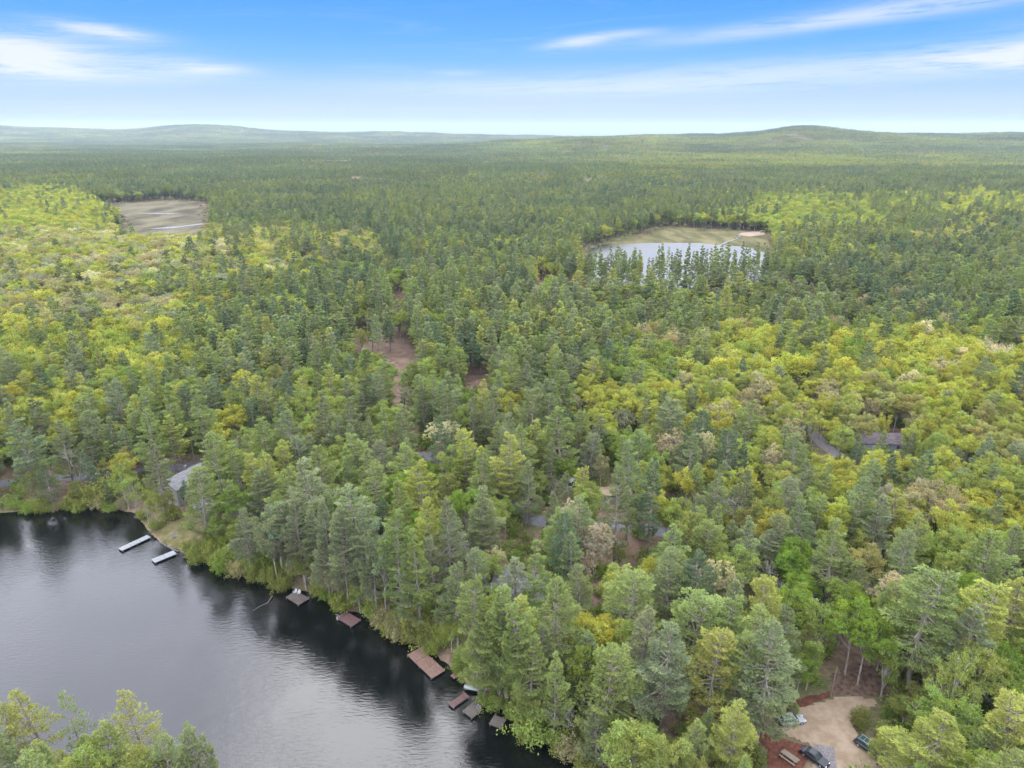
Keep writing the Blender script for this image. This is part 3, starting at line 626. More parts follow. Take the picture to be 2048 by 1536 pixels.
# ------------------------------------------------------------------ trees placed one by one: kind, top in the photo (x, y), height, tint, width factor
HERO = '''
P 38 842 22 w 1.1;P 8 800 22 g 1;P 62 782 22 g 1.1;P 115 840 20 g 1;P 170 822 20 g 1;P 292 818 22 k 1.1;P 335 772 24 k 1;P 392 772 25 k 1.3;P 298 882 21 g 1;P 422 868 22 k 1.1
P 466 892 20 k 1;P 168 902 14 b .8;P 366 962 9 b .7;P 392 938 20 k 1.1;W 330 985 9 O .8;W 302 985 11 O .7;B 288 1000 10 S .6;S 345 1010 4 O 1.3;S 312 1040 3 O 1.1;P 402 968 13 g .8;P 3 965 14 b .8;P 256 812 19 k .9;P 214 835 18 g .9
D 130 772 17 N 1.2;D 108 812 16 Y 1;D 262 800 16 Y .9;D 217 770 17 G 1;W 222 860 14 L .9;D 248 893 13 A .7;W 92 912 15 O .9;W 52 940 12 O .9;B 140 892 15 S .8;W 236 932 14 E 1;W 262 948 12 L .9
D 206 918 9 A .7;S 165 968 6 O 1.8;S 195 958 7 O 1.8;D 150 965 8 O .8;O 168 794 16 W .7;P 195 968 9 g .7
O 553 752 16 S .9;O 520 775 14 S .7;O 590 772 14 S .6;P 522 840 22 k 1.1;P 575 822 23 g 1.1;P 640 786 24 g 1.1;P 700 795 22 g 1;P 765 808 21 k .9;P 806 812 19 g .9;D 625 842 15 Y .9;D 745 812 14 L .7
O 885 836 17 C 1.35;P 884 832 20 b .85;P 893 776 22 g .9;P 944 778 22 g .9;P 987 772 23 g .9;P 640 893 22 k 1;P 608 918 27 w 1.35;P 692 893 20 k 1;P 733 890 21 k 1;P 746 925 22 k 1.1
P 812 895 19 k 1;P 846 928 22 y 1.15;P 798 960 24 k 1;P 716 974 25 w 1.1;P 962 905 20 k 1.1;P 1018 872 23 y 1.1;P 895 1000 24 w .9;P 856 1004 23 y .7;P 790 1080 16 k .9;P 860 1075 18 w .9
P 745 1090 18 w .9;P 560 1010 18 w 1.1;P 655 985 20 g .9;P 905 1020 18 w .9;P 690 1060 17 g .8;P 640 1075 16 w .9
D 548 934 13 O .8;D 985 998 15 L .9;D 1010 992 13 E .7;D 880 990 12 O .8;D 668 862 14 L .8;D 508 975 10 A .6;D 500 1035 10 L .8;D 925 868 13 G .9;D 770 905 12 L .8;D 752 975 10 G .7;D 950 965 12 G .7;B 700 1105 11 R .8;B 680 1140 9 T .8
D 1000 1095 12 C .6;O 985 1092 11 C .6;O 1005 1105 9 C .5
P 1045 848 22 k 1.1;P 1068 778 22 g 1;P 1124 820 23 k 1.1;P 1100 790 20 g .9;P 1296 788 20 g .8;P 1345 800 22 g 1.2;P 1388 770 18 g .8;P 1262 884 25.5 g 1;P 1312 915 25 b 1;P 1240 930 24 g .9;P 1168 938 15 y .8;P 1456 865 18 g .9
P 1494 888 18 b .8;P 1436 950 19 g .9;P 1492 938 19 g 1;P 1344 1050 18 k 1.3;P 1412 1040 18 k 1;P 1112 1018 17 k 1.1;P 1500 1035 20 g 1;P 1108 985 14 g .8;P 1060 920 18 g .9
O 1152 788 14 P .8;D 1200 778 15 L .9;D 1215 820 15 Y 1;D 1252 866 15 E 1;O 1250 813 15 S .9;O 1345 858 18 C .95;O 1406 856 19 C 1;D 1312 903 14 A .8;D 1432 812 18 Y 1.2;D 1400 752 17 N 1;O 1490 776 16 T .9;O 1512 800 15 C .9
B 1112 955 11 R .8;W 1205 910 13 T .7;O 1148 1000 15 P 1;O 1192 1046 16 P 1.05;O 1172 1100 11 P .8;D 1238 1138 14 N 1;O 1446 1118 17 C .85;O 1462 1150 13 C .7;D 1416 990 12 E .8;D 1462 1008 13 Y .9;B 1382 968 17 R .9;D 1508 1008 14 A .8;D 1160 1150 13 O .9;D 1140 1180 10 G .8
D 1190 875 14 O .8;D 1130 905 14 G .8;D 1080 945 12 O .8;D 1470 1060 12 L .9
O 1560 803 16 T 1;O 1588 838 15 T 1;D 1652 786 17 Y .9;D 1706 786 17 N .9;D 1634 818 15 N .9;D 1668 835 14 Y .9;D 1733 822 16 A .9;D 1775 822 15 Y .8;D 1870 768 17 Y 1;D 1940 772 18 Y 1.1;D 1992 782 17 N 1;D 2032 800 17 N 1
D 1850 800 17 N 1;D 1902 848 15 Y .9;D 1880 868 15 E 1;P 1590 868 19 g 1;P 1975 868 17 w 1;P 1785 908 17 b .9;P 1718 884 12 b .7;P 1930 938 15 w .9;P 1992 925 17 g 1;D 1762 898 12 Y .8;D 1690 910 16 Y .9;D 1822 905 14 L .8;D 1846 876 14 N .9
D 1666 952 15 Y .95;O 1553 890 16 C .9;D 1875 958 20 T 1.35;D 1826 985 16 Y 1;D 1950 920 14 N .9;D 2030 992 15 Y 1;D 2035 1036 15 Y 1;O 1776 966 14 W .6;O 1806 1016 11 W .65;P 1768 992 19 w 1;P 1606 1000 20 g 1;P 1675 1040 23 k 1;P 1556 1030 18 g .9;P 1824 1058 21 g 1
P 1985 1060 21 k 1.15;P 2042 1052 19 g 1;D 1738 1088 16 A 1;D 1920 1108 17 L 1;O 1790 1150 16 C .95;D 1700 1000 13 G .9;D 1620 960 12 L .8;D 1560 975 12 Y .8;D 1515 960 13 O .8
P 1116 1152 24 k 1.05;P 995 1192 24 k 1.1;P 1040 1196 21 y .9;P 1268 1148 21 k 1.2;P 1292 1214 22 w 1;P 1345 1258 22 w 1;P 1210 1290 20 k 1.05;P 1396 1188 22 k 1.1;P 1442 1266 21 y 1;P 1516 1214 22 k 1.1;P 1498 1275 20 k .9;P 1470 1200 20 k .9
D 1200 1214 17 Y 1;D 1170 1255 12 N .9;B 1122 1396 11 W .75;S 1052 1430 7 L 1.6;D 1060 1405 10 L .8;D 1240 1450 9 E 1;D 1300 1452 8 L .9;P 1395 1440 14 k .9;P 1420 1420 12 k .8;P 1180 1440 13 g .8;D 1350 1488 7 O 1;P 1545 1238 24 w 1.1;W 1100 1290 10 O .8
D 1600 1168 17 G 1;D 1650 1198 17 L 1;D 1722 1196 18 G 1.1;D 1702 1160 17 E 1;D 1745 1232 16 G 1;P 1892 1152 24 k 1.25;P 1992 1178 22 y 1.1;P 1955 1215 20 w 1;P 2040 1160 20 y 1;L 1632 1270 13 E 1.1;D 1594 1252 13 O .8;L 1792 1268 15 E 1.1
D 1606 1318 9 G .8;P 1590 1404 3.6 k .6;P 1764 1448 8 y .7;P 1900 1442 17 y 1.2;P 1990 1452 15 k 1;D 1905 1340 13 A 1;D 1965 1300 14 A .9;D 2020 1315 14 E 1;P 2016 1386 19 y 1;S 1722 1418 3.6 O 1.0;D 1850 1372 9 O .9;D 1815 1400 7 O .9;D 1870 1250 12 L .9;D 1555 1180 14 L .9
T 40 1380 20 y 1.15;T 124 1388 19 k .7;T 252 1388 20 y 1;T 366 1446 17 k .75;T 75 1478 14 y 1;P 168 1472 14 k .9;T 118 1508 12 y 1;B 196 1402 17 S .7;T 4 1410 18 y 1;
B 722 1145 11 T .8;P 820 1100 20 w 1;P 912 1130 18 g .9;P 948 1100 17 w .8;P 1070 1085 21 k 1;P 1030 1118 16 w 1;D 1240 1090 8 O .7;D 820 1215 9 N .7;D 900 1235 9 N .7;D 680 1190 9 L .9;D 640 1150 10 T .8;B 650 1140 11 T .8
B 1452 975 17 W .8;B 1230 1165 14 W .6;B 960 1010 15 S .6;B 1860 1180 16 W .7;B 480 860 17 S .7;B 1560 1130 15 S .7;D 590 1120 10 O .9;D 520 1060 10 O .9;D 470 1040 10 E .8;D 430 1035 10 L .8;D 560 1080 9 R .7;D 850 1150 8 G .8;P 1010 1215 18 k .9;P 945 1240 19 k 1.1;D 1020 1330 9 O 1;P 1080 1245 18 g .9
P 752 628 20 g .8;P 735 700 17 g .8;P 738 615 20 g .8;P 775 640 16 b .7;P 690 668 17 g .8;D 850 688 11 E .8;D 822 722 12 E .9;P 770 712 20 g .9;P 730 700 17 k .8;P 805 745 16 g .7;O 880 668 15 W .7;P 985 710 14 y .7;P 840 660 17 g .8;D 870 640 15 G .9
B 745 545 15 W .7;W 765 540 16 E 1.1;W 785 545 15 E 1;D 810 556 14 E .8;P 832 545 17 w .8;D 660 570 14 E .9;D 690 600 14 E .9;W 640 540 15 L .9;W 680 545 15 L .9
O 362 580 17 R 1;D 60 690 16 E .9;D 88 684 15 E .9;O 150 745 16 C 1;D 290 672 15 A .8
'''
trees = []          # dicts: k, x, y, z, h, w (width factor), tint key, hero flag
def plant(k, x, y, h, tint, wf, hero=True):
    z = float(gz(x, y)); trees.append(dict(k=k, x=x, y=y, z=z, h=h, t=tint, w=wf, hero=hero))
for row in HERO.strip().replace('\n', ';').split(';'):
    if not row.strip(): continue
    k, px, py, h, t_, wf = row.split()
    h = float(h)
    if k == 'P' and h > 13 and not (float(px) < 420 and float(py) > 1370): h *= 1.10
    x, y, z = GT(float(px), float(py), h - .3)
    for sx_, sy_, sr in SITES:
        d_ = math.hypot(x - sx_, y - sy_)
        if d_ < sr * .8 and h > 6: x, y = sx_ + (x - sx_) / max(d_, .1) * sr * .85, sy_ + (y - sy_) / max(d_, .1) * sr * .85
    if sdist(LAKE, np.array([x]), np.array([y]))[0] < 1.0:      # a trunk never stands in the lake: step it back to the bank
        for s_ in range(60):
            x += .3 if not (float(px) < 420 and float(py) > 1370) else -.25; y += .35 if not (float(px) < 420 and float(py) > 1370) else -.3
            if sdist(LAKE, np.array([x]), np.array([y]))[0] > 1.2: break
    plant(k, x, y, h, t_, float(wf) * (1.17 if k == 'P' and float(py) > 1100 and h > 15 else 1.05 if k in 'PD' else 1))
# overhanging bushes along the bank
def along(poly, a, b, step):
    P = np.array(poly[a:b + 1]); s = np.r_[0, np.cumsum(np.linalg.norm(np.diff(P, axis=0), axis=1))]; u = np.arange(0, s[-1], step)
    return np.interp(u, s, P[:, 0]), np.interp(u, s, P[:, 1])
SHX, SHY = along(LAKE, 0, len(shore_px) - 1, 2.6)
rb = np.random.default_rng(5)
NOBUSH = [(292, 1068, 26), (320, 1090, 34), (600, 1190, 26), (706, 1232, 22), (850, 1318, 44), (888, 1335, 9), (925, 1385, 26), (950, 1410, 26), (992, 1436, 20), (262, 1025, 22), (345, 1100, 24), (30, 1027, 14)]
for x, y in zip(SHX, SHY):
    px, py, _ = proj(x, y, 0)
    if any(math.hypot(px - a, (py - b) * 1.3) < c for a, b, c in NOBUSH) and rb.random() < .93: continue
    for q in range(2 if px > 380 else 1):
        o_ = rb.uniform(.4, 2.2) + 2.4 * q; h = rb.uniform(2.4, 4.2) if px < 380 else rb.uniform(3.2, 6.5)
        plant('S', x + o_ * .6 + rb.normal(0, .4), y + o_ * .75 + rb.normal(0, .4), h, rb.choice(list('OLOLEOT')), h / 3.6 * rb.uniform(.9, 1.25) if False else rb.uniform(.9, 1.35))

# tall pines and maples standing along the bank, whose reflections darken the lake
for a, b, h in ((505, 1152, 18), (560, 1165, 20), (612, 1172, 23), (640, 1176, 21), (662, 1198, 25), (700, 1212, 24), (742, 1226, 26), (775, 1240, 24), (812, 1262, 27), (838, 1280, 26), (962, 1382, 24), (1000, 1408, 23), (1030, 1432, 24), (1062, 1455, 20), (1105, 1480, 19)):
    x, y = G(a + rb.uniform(-4, 4), b - 4, 1.2); plant('P' if rb.random() < .75 else 'D', float(x), float(y), h * 1.06, 'w' if a < 800 else 'k', .85)
# the wood closes over the road on its near side
for c, gap in ((ROAD, 4.6), (ROAD2, 6.5)):
    s_ = np.r_[0, np.cumsum(np.linalg.norm(np.diff(c, axis=0), axis=1))]
    for u in np.arange(8, s_[-1] - 5, gap):
        i = int(np.searchsorted(s_, u)) - 1; t_ = c[min(i + 1, len(c) - 1)] - c[i]; t_ = t_ / max(np.linalg.norm(t_), 1e-6); nn_ = np.array([t_[1], -t_[0]]); nn_ = nn_ * (1 if nn_[1] < 0 else -1)
        p = c[i] + nn_ * rb.uniform(3.4, 5.0); qx, qy, _ = proj(p[0], p[1], float(gz(*p))); cx_, cy_, _ = proj(c[i][0], c[i][1], float(gz(*c[i])))
        if any(math.hypot((qx - a) * .8, cy_ - b) < rr_ + 22 for a, b, rr_ in ((10, 966, 12), (125, 955, 20), (105, 985, 18), (365, 925, 22), (868, 908, 18), (1060, 1037, 12), (1245, 1048, 24), (1640, 876, 24), (1590, 820, 10), (345, 985, 24))): continue
        if sdist(LAKE, p[:1], p[1:])[0] < 2: continue
        k_ = 'P' if rb.random() < .45 else 'D'; plant(k_, float(p[0]), float(p[1]), rb.uniform(12, 18), rb.choice(list('gkw' if k_ == 'P' else 'LOYG' if c is ROAD else 'YNYL')), rb.uniform(.85, 1.05), False)
# what the photo shows between the trees: no trunk or crown may stand in these sight lines (photo position, radius)
REVEAL = [(270, 1085, 34), (327, 1112, 34), (592, 1195, 24), (698, 1240, 24), (850, 1330, 34), (880, 1345, 20), (915, 1398, 18), (942, 1420, 20), (992, 1447, 16), (945, 1386, 10),
          (345, 985, 16), (365, 925, 16), (372, 965, 10), (405, 1005, 10), (1583, 1441, 30), (1620, 1512, 20), (1650, 1470, 50), (1735, 1485, 30), (1715, 1365, 48), (1690, 1410, 50), (1640, 1400, 26), (1662, 1365, 18),
          (1660, 1520, 40), (1575, 1510, 30), (1640, 876, 12), (868, 908, 9), (1143, 967, 9), (1210, 984, 10), (1245, 1048, 9), (1262, 1085, 12), (905, 1095, 22), (1060, 1037, 14),
          (732, 672, 22), (755, 690, 14), (800, 692, 20), (812, 722, 12), (958, 745, 12), (800, 780, 9), (1085, 1330, 16), (1785, 876, 8), (1730, 880, 8), (1050, 1165, 12),
          (10, 966, 12), (125, 955, 12), (105, 985, 14), (353, 1075, 26), (268, 1014, 14), (831, 1136, 6), (1085, 565, 8), (1220, 1110, 10), (1645, 1190, 8), (800, 590, 6)]
RV = np.array(REVEAL, float)
Pr = {'T': (PH, 4.0), 'P': (PH, 4.2), 'D': (BH, 4.3), 'O': (BH, 4.6), 'W': (BH, 4.3), 'L': (BH, 2.1), 'B': (17, 4.2), 'S': (3.6, 2.2)}
def crown_r(k, h, w): H, Rr = Pr[k]; return Rr * (h / H) ** .5 * w * (1.12 if k == 'P' else .97)
# composition of the woods: share of broadleaf trees and their hues, read off the photograph
COMP = [(80, 400, 110, 38, .92, 'YNYE'), (60, 480, 200, 40, .88, 'ANTSYNC'), (300, 500, 260, 40, .74, 'NTASNYC'), (150, 620, 240, 30, .6, 'NYSYA'), (620, 475, 140, 28, .62, 'YANT'), (60, 590, 150, 50, .7, 'AYST'), (240, 590, 140, 40, .55, 'SNAT'),
        (400, 560, 130, 40, .40, 'SYL'), (150, 690, 200, 60, .45, 'YNEL'), (420, 700, 160, 70, .30, 'NLY'), (90, 780, 120, 50, .45, 'YN'), (700, 560, 120, 50, .40, 'ELN'), (860, 600, 250, 120, .12, 'ELO'),
        (1000, 500, 260, 70, .10, 'LY'), (1250, 560, 200, 70, .14, 'ELN'), (1180, 650, 200, 70, .22, 'ELO'), (600, 680, 150, 80, .18, 'LO'), (950, 700, 150, 60, .2, 'EL'), (1330, 640, 90, 30, .5, 'YT'),
        (1700, 690, 200, 45, .9, 'YNYE'), (1900, 700, 160, 50, .8, 'YNYC'), (1600, 760, 200, 50, .86, 'NYTO'), (1900, 800, 200, 80, .85, 'YNYA'), (1500, 690, 110, 40, .85, 'YN'), (1290, 780, 140, 40, .7, 'YNY'), (1070, 780, 90, 30, .55, 'YL'),
        (1700, 560, 350, 60, .12, 'LTO'), (1640, 412, 105, 24, .74, 'YNEL'), (1790, 402, 120, 18, .5, 'YNL'), (1960, 400, 90, 22, .6, 'YN'), (1920, 440, 120, 20, .35, 'YT'), (1700, 490, 160, 22, .3, 'YN'), (1360, 380, 90, 14, .25, 'Y'),
        (1640, 360, 500, 14, .12, 'Y'), (1600, 318, 560, 10, .9, 'YNL'), (1200, 300, 130, 12, .75, 'YL'), (1600, 285, 420, 14, .8, 'NLE'), (1500, 298, 200, 6, .1, 'L'), (350, 340, 420, 45, .05, 'L'), (850, 380, 300, 60, .07, 'EL'),
        (950, 370, 14, 30, .7, 'E'), (700, 300, 160, 12, .35, 'YL'), (300, 270, 500, 14, .7, 'LNL'), (900, 300, 180, 10, .1, 'L'), (60, 300, 60, 8, .7, 'Y'), (1850, 300, 200, 6, .15, 'L'), (300, 830, 200, 60, .25, 'YL'), (700, 850, 250, 80, .2, 'LO'),
        (1050, 900, 250, 120, .3, 'LOG'), (1700, 930, 300, 100, .7, 'YNL'), (1450, 1000, 200, 120, .4, 'LYO'), (1750, 1130, 250, 100, .55, 'GLE'), (1300, 1300, 300, 150, .35, 'LOE'), (1900, 1350, 200, 120, .55, 'LAE'), (700, 1050, 300, 100, .3, 'OGL')]
CW = np.array([c[:5] for c in COMP], float)
def comp(px, py):
    w = np.exp(-(((px[:, None] - CW[:, 0]) / CW[:, 2]) ** 2 + ((py[:, None] - CW[:, 1]) / CW[:, 3]) ** 2)) * (200 / CW[:, 2]) ** .35 + 0
    base = np.where(px > 1380, .35, .25); bw = .06
    f = (w @ CW[:, 4] + base * bw) / (w.sum(1) + bw); f = f + .09 + .17 * sstep(.28, .5, f); return f, w
def scatter(seed, y0, y1, sp, wide, nearx=0):
    r = np.random.default_rng(seed); ys = np.arange(y0, y1, sp * .87); X = []; Y = []
    for j, yy in enumerate(ys):
        hw = yy * wide + nearx; xs = np.arange(-hw, hw, sp) + (j % 2) * sp / 2
        X.append(xs + r.normal(0, sp * .27, len(xs))); Y.append(yy + r.normal(0, sp * .27, len(xs)))
    return np.concatenate(X), np.concatenate(Y), r
def open_ground(x, y, tight=1.0):
    """True where trees may stand"""
    ok = (sdist(LAKE, x, y) > 1.6) & (sdist(POND, x, y) > 1) & (sdist(BOG, x, y) > 1.5) & (sdist(MARSH, x, y) > 3)
    for a, b, c in SITES: ok &= np.hypot(x - a, y - b) > c
    for c, w in ((ROAD, 2.9), (ROAD2, 3.0), (DRIVE, 3)):
        m = (np.abs(x - c[:, 0].mean()) < 400) & (y < 700) & ok; i = np.nonzero(m)[0]
        if len(i):
            d = np.min((x[i, None] - c[None, ::2, 0]) ** 2 + (y[i, None] - c[None, ::2, 1]) ** 2, 1); ok[i[d < w * w]] = False
    return ok
FILL = []
def filler():
    X, Y, r = scatter(31, 66, 330, 6.2, .95, 26); ok = open_ground(X, Y)
    X, Y = X[ok], Y[ok]; n = len(X); Z = gz(X, Y)
    ppx, ppy, _ = proj(X, Y, Z + 18); f, w = comp(ppx, ppy)
    cl = fnoise(X / 22 + 4, Y / 22, 2); f = np.clip(f + (cl - .5) * 1.3, .03, .97); dec = r.random(n) < f
    hx = np.array([t['x'] for t in trees]); hy = np.array([t['y'] for t in trees]); hk = np.array([t['k'] for t in trees]); hh = np.array([t['h'] for t in trees]); hw = np.array([crown_r(t['k'], t['h'], t['w']) for t in trees]); hz = np.array([t['z'] for t in trees])
    hcx, hcy, hd = proj(hx, hy, hz + hh * .72)
    order = r.permutation(n)
    for i in order:
        k = 'D' if dec[i] else 'P'; q = r.random()
        dist = math.hypot(X[i], Y[i])
        ty = int(np.argmax(w[i])); pal = COMP[ty][5]
        if k == 'P': h = r.uniform(17, 24.5); tint = r.choice(list('gggkkkbyw'))
        else:
            h = r.uniform(13, 19); tint = r.choice(list(pal)); k = 'O' if tint in 'CTSP' and q < .7 else ('W' if q < .15 else 'D')
        rr = crown_r(k, h, 1); d2 = np.hypot(hx - X[i], hy - Y[i])
        if np.any((d2 < (rr + hw) * .52) & (hk != 'S')) or np.any(d2 < 1.2): continue
        tp = proj(X[i], Y[i], Z[i] + h); cn = proj(X[i], Y[i], Z[i] + h * .62); bs = proj(X[i], Y[i], Z[i]); sc = F / cn[2]
        # sight lines the photo keeps open
        yy = np.clip(RV[:, 1], tp[1], bs[1]); half = np.where(RV[:, 1] < tp[1] + .75 * (bs[1] - tp[1]), rr * sc, 4)
        if np.any((np.abs(RV[:, 0] - cn[0]) < half + RV[:, 2] * .8) & (np.abs(RV[:, 1] - yy) < RV[:, 2] * .8) & (RV[:, 1] < bs[1] + 2)): continue
        # a tree nobody sees in the photo may not hide one that it shows: lower it until it does not
        front = (hd > cn[2]) & (np.abs(hcx - cn[0]) < rr * sc * .8) & (hk != 'S')
        if front.any() and dist < 215:
            hi = np.min(hcy[front] + hh[front] * .12 * F / hd[front])
            while h > 5.5 and proj(X[i], Y[i], Z[i] + h)[1] < hi: h -= 1.0
            if h <= 6.5 and r.random() < .4: continue
            if h < 11 and k == 'P' and r.random() < .5: k = 'D'; tint = r.choice(list('GOLE'))
        plant(k, X[i], Y[i], h, tint, r.uniform(.85, 1.1) * (1.12 if k in 'DO' and f[i] > .55 else 1), False)
filler()
# ------------------------------------------------------------------ woods made of many trees
def stuff(name, protos, xyz, rot, scl, tint, idx, label, cat):
    pc = bpy.data.collections.new(name + '_shapes')
    for i, me in enumerate(protos):
        pc.objects.link(bpy.data.objects.new('%s_shape_%03d' % (name, i), me))
    me = bpy.data.meshes.new(name); n = len(xyz); me.vertices.add(n); me.vertices.foreach_set('co', np.asarray(xyz, np.float32).ravel())
    for an, ty, key, dat in (('rz', 'FLOAT', 'value', rot), ('pick', 'INT', 'value', idx), ('scl', 'FLOAT_VECTOR', 'vector', scl), ('tint', 'FLOAT_COLOR', 'color', np.c_[tint, np.ones(n)])):
        a = me.attributes.new(an, ty, 'POINT'); a.data.foreach_set(key, np.ascontiguousarray(dat, np.int32 if ty == 'INT' else np.float32).ravel())
    o = obj(name, me); tag(o, label, cat, kind='stuff')
    g = bpy.data.node_groups.new(name, 'GeometryNodeTree')
    g.interface.new_socket('Geometry', in_out='INPUT', socket_type='NodeSocketGeometry'); g.interface.new_socket('Geometry', in_out='OUTPUT', socket_type='NodeSocketGeometry')
    N, Lk = g.nodes, g.links; gi = N.new('NodeGroupInput'); go = N.new('NodeGroupOutput'); ip = N.new('GeometryNodeInstanceOnPoints')
    ci = N.new('GeometryNodeCollectionInfo'); ci.inputs['Collection'].default_value = pc; ci.inputs['Separate Children'].default_value = True; ci.inputs['Reset Children'].default_value = True
    def att(nm, ty):
        a = N.new('GeometryNodeInputNamedAttribute'); a.data_type = ty; a.inputs['Name'].default_value = nm; return a.outputs['Attribute']
    cx = N.new('ShaderNodeCombineXYZ'); er = N.new('FunctionNodeEulerToRotation')
    Lk.new(att('rz', 'FLOAT'), cx.inputs[2]); Lk.new(cx.outputs[0], er.inputs[0])
    Lk.new(gi.outputs[0], ip.inputs['Points']); Lk.new(ci.outputs[0], ip.inputs['Instance']); ip.inputs['Pick Instance'].default_value = True
    Lk.new(att('pick', 'INT'), ip.inputs['Instance Index']); Lk.new(er.outputs[0], ip.inputs['Rotation']); Lk.new(att('scl', 'FLOAT_VECTOR'), ip.inputs['Scale']); Lk.new(ip.outputs[0], go.inputs[0])
    md = o.modifiers.new('woods', 'NODES'); md.node_group = g
    return o

for t in trees:
    H, Rr = Pr[t['k']]; t['r'] = crown_r(t['k'], t['h'], t['w']); t['sx'] = t['r'] / Rr; t['sz'] = t['h'] / H
    t['top'] = proj(t['x'], t['y'], t['z'] + t['h']); t['mid'] = proj(t['x'], t['y'], t['z'] + t['h'] * .6)
    mx, my, md_ = t['mid']; ru = t['r'] * F / md_
    t['in'] = -ru * .4 < mx < 2048 + ru * .4 and t['top'][1] < 1530 and my < 1600
    t['size'] = t['h'] * t['r'] / md_ ** 2 * (1.6 if t['hero'] else 1)
MARKS = [('the long brown dock', 850, 1330), ('the left grey dock', 270, 1085), ('the right grey dock', 327, 1112), ('the chair dock', 592, 1195), ('the square brown dock', 698, 1240),
         ('the upturned rowboat', 945, 1386), ('the silver wagon', 1583, 1441), ('the pale utility pole', 1663, 1365), ('the gravel yard', 1690, 1450), ('the pale lake house', 345, 990), ('the brown-roofed house', 905, 1100),
         ('the far pond', 1360, 530), ('the earth clearing', 770, 690), ('the side road', 1640, 876), ('the picnic table', 1575, 1518), ('the white van', 1143, 967), ('the blue-green car', 1735, 1495), ('the sandy track', 930, 748), ('the parked black car', 1625, 1520)]
NOUN = dict(T='pine', P='pine', D='broadleaf tree', L='slim young tree', O='open-crowned oak', B='bare-twigged tree', S='bush', W='airy tree')
MARKS += [('the wide golden oak', 1875, 1010), ('the wide cream oak', 885, 870), ('the paired cream oaks', 1375, 900), ('the pinkish oaks', 1160, 1060), ('the bright shore tree', 236, 975),
          ('the square dark dock', 944, 1422), ('the small end dock', 992, 1447), ('the cream mobile home', 1211, 990), ('the grey house', 1785, 880), ('the red mulch', 1560, 1470), ('the near shore corner', 130, 1480), ('the grey-green oaks', 555, 790), ('the tan oaks', 1585, 840)]
ORD = ['', 'second', 'third', 'fourth', 'fifth', 'sixth', 'seventh', 'eighth', 'ninth', 'tenth', 'eleventh', 'twelfth', 'thirteenth', 'fourteenth', 'fifteenth', 'sixteenth']
def rel_(dx, dy): return ('left of ' if dx < 0 else 'right of ') if abs(dx) > 1.1 * abs(dy) else ('behind ' if dy < 0 else 'before ')
def desc(t):
    P_ = t['k'] in 'PT'; lim = (20.5, 14) if P_ else (5.2, 3.2) if t['k'] == 'S' else (16, 10.5)
    return ('tall ' if t['h'] > lim[0] else 'small ' if t['h'] < lim[1] else '') + TWORD[t['t']] + ' ' + NOUN[t['k']]
def label_trees(L_):
    """what each tree looks like, the landmark it stands by and the neighbour it touches"""
    q = np.array([t['mid'][:2] for t in L_]); keys = {}
    for i, t in enumerate(L_):
        m = min(MARKS, key=lambda m_: (m_[1] - q[i, 0]) ** 2 + 1.6 * (m_[2] - q[i, 1]) ** 2); dx, dy = q[i, 0] - m[1], q[i, 1] - m[2]; t['dm'] = math.hypot(dx, dy)
        t['lab'] = desc(t) + ' ' + rel_(dx, dy) + m[0]; d = (q[:, 0] - q[i, 0]) ** 2 + 1.3 * (q[:, 1] - q[i, 1]) ** 2; d[i] = 1e9; j = int(np.argmin(d)); o = L_[j]
        ex, ey = q[i] - q[j]; t['lab2'] = t['lab'] + ', ' + rel_(ex, ey) + 'a ' + TWORD[o['t']] + ' ' + dict(T='pine', P='pine', D='tree', L='young tree', O='oak', B='bare tree', S='bush', W='airy tree')[o['k']]
        keys.setdefault(t['lab'], []).append(t)
    for k, v in keys.items():
        if len(v) == 1: v[0]['label'] = k; continue
        sub = {}
        for t in v: sub.setdefault(t['lab2'], []).append(t)
        for k2, w in sub.items():
            w.sort(key=lambda t: t['dm'])
            for n_, t in enumerate(w): t['label'] = k2 if n_ == 0 and len(w) == 1 else (k2 + ', ' + (ORD[n_] if n_ else 'the') + ' closest')
    for t in L_:
        nw = lambda: len(t['label'].replace('-', ' ').split())
        if nw() > 13: t['label'] = t['label'].replace('broadleaf tree', 'tree', 1).replace('open-crowned ', '').replace('bare-twigged', 'bare').replace('the ', '')
        for w_ in ('tall ', 'small ', 'dark ', 'yellow-', 'grey-'):
            if nw() > 16: t['label'] = t['label'].replace(w_, '', 1)
GROUP = dict(T='sparse pines on the near shore', P='pine trees of the lakeside woods', D='broadleaf trees of the lakeside woods', O='broadleaf trees of the lakeside woods', W='broadleaf trees of the lakeside woods',
             L='slim young trees by the yard', B='bare trees among the green ones', S='bushes along the lake bank')
ONAME = dict(T='pine_tree', P='pine_tree', D='broadleaf_tree', O='broadleaf_tree', W='broadleaf_tree', L='young_tree', B='bare_tree', S='shrub')
CNAME = dict(T='pine tree', P='pine tree', D='broadleaf tree', O='broadleaf tree', W='broadleaf tree', L='young tree', B='bare tree', S='shrub')
cnt = {}; rest = []; rt = np.random.default_rng(77); single = []
for t in sorted(trees, key=lambda t: -t['size']):
    nm = ONAME[t['k']]
    if not t['in'] or cnt.get(nm, 0) >= 300: rest.append(t); continue
    cnt[nm] = cnt.get(nm, 0) + 1; single.append(t)
label_trees(single)
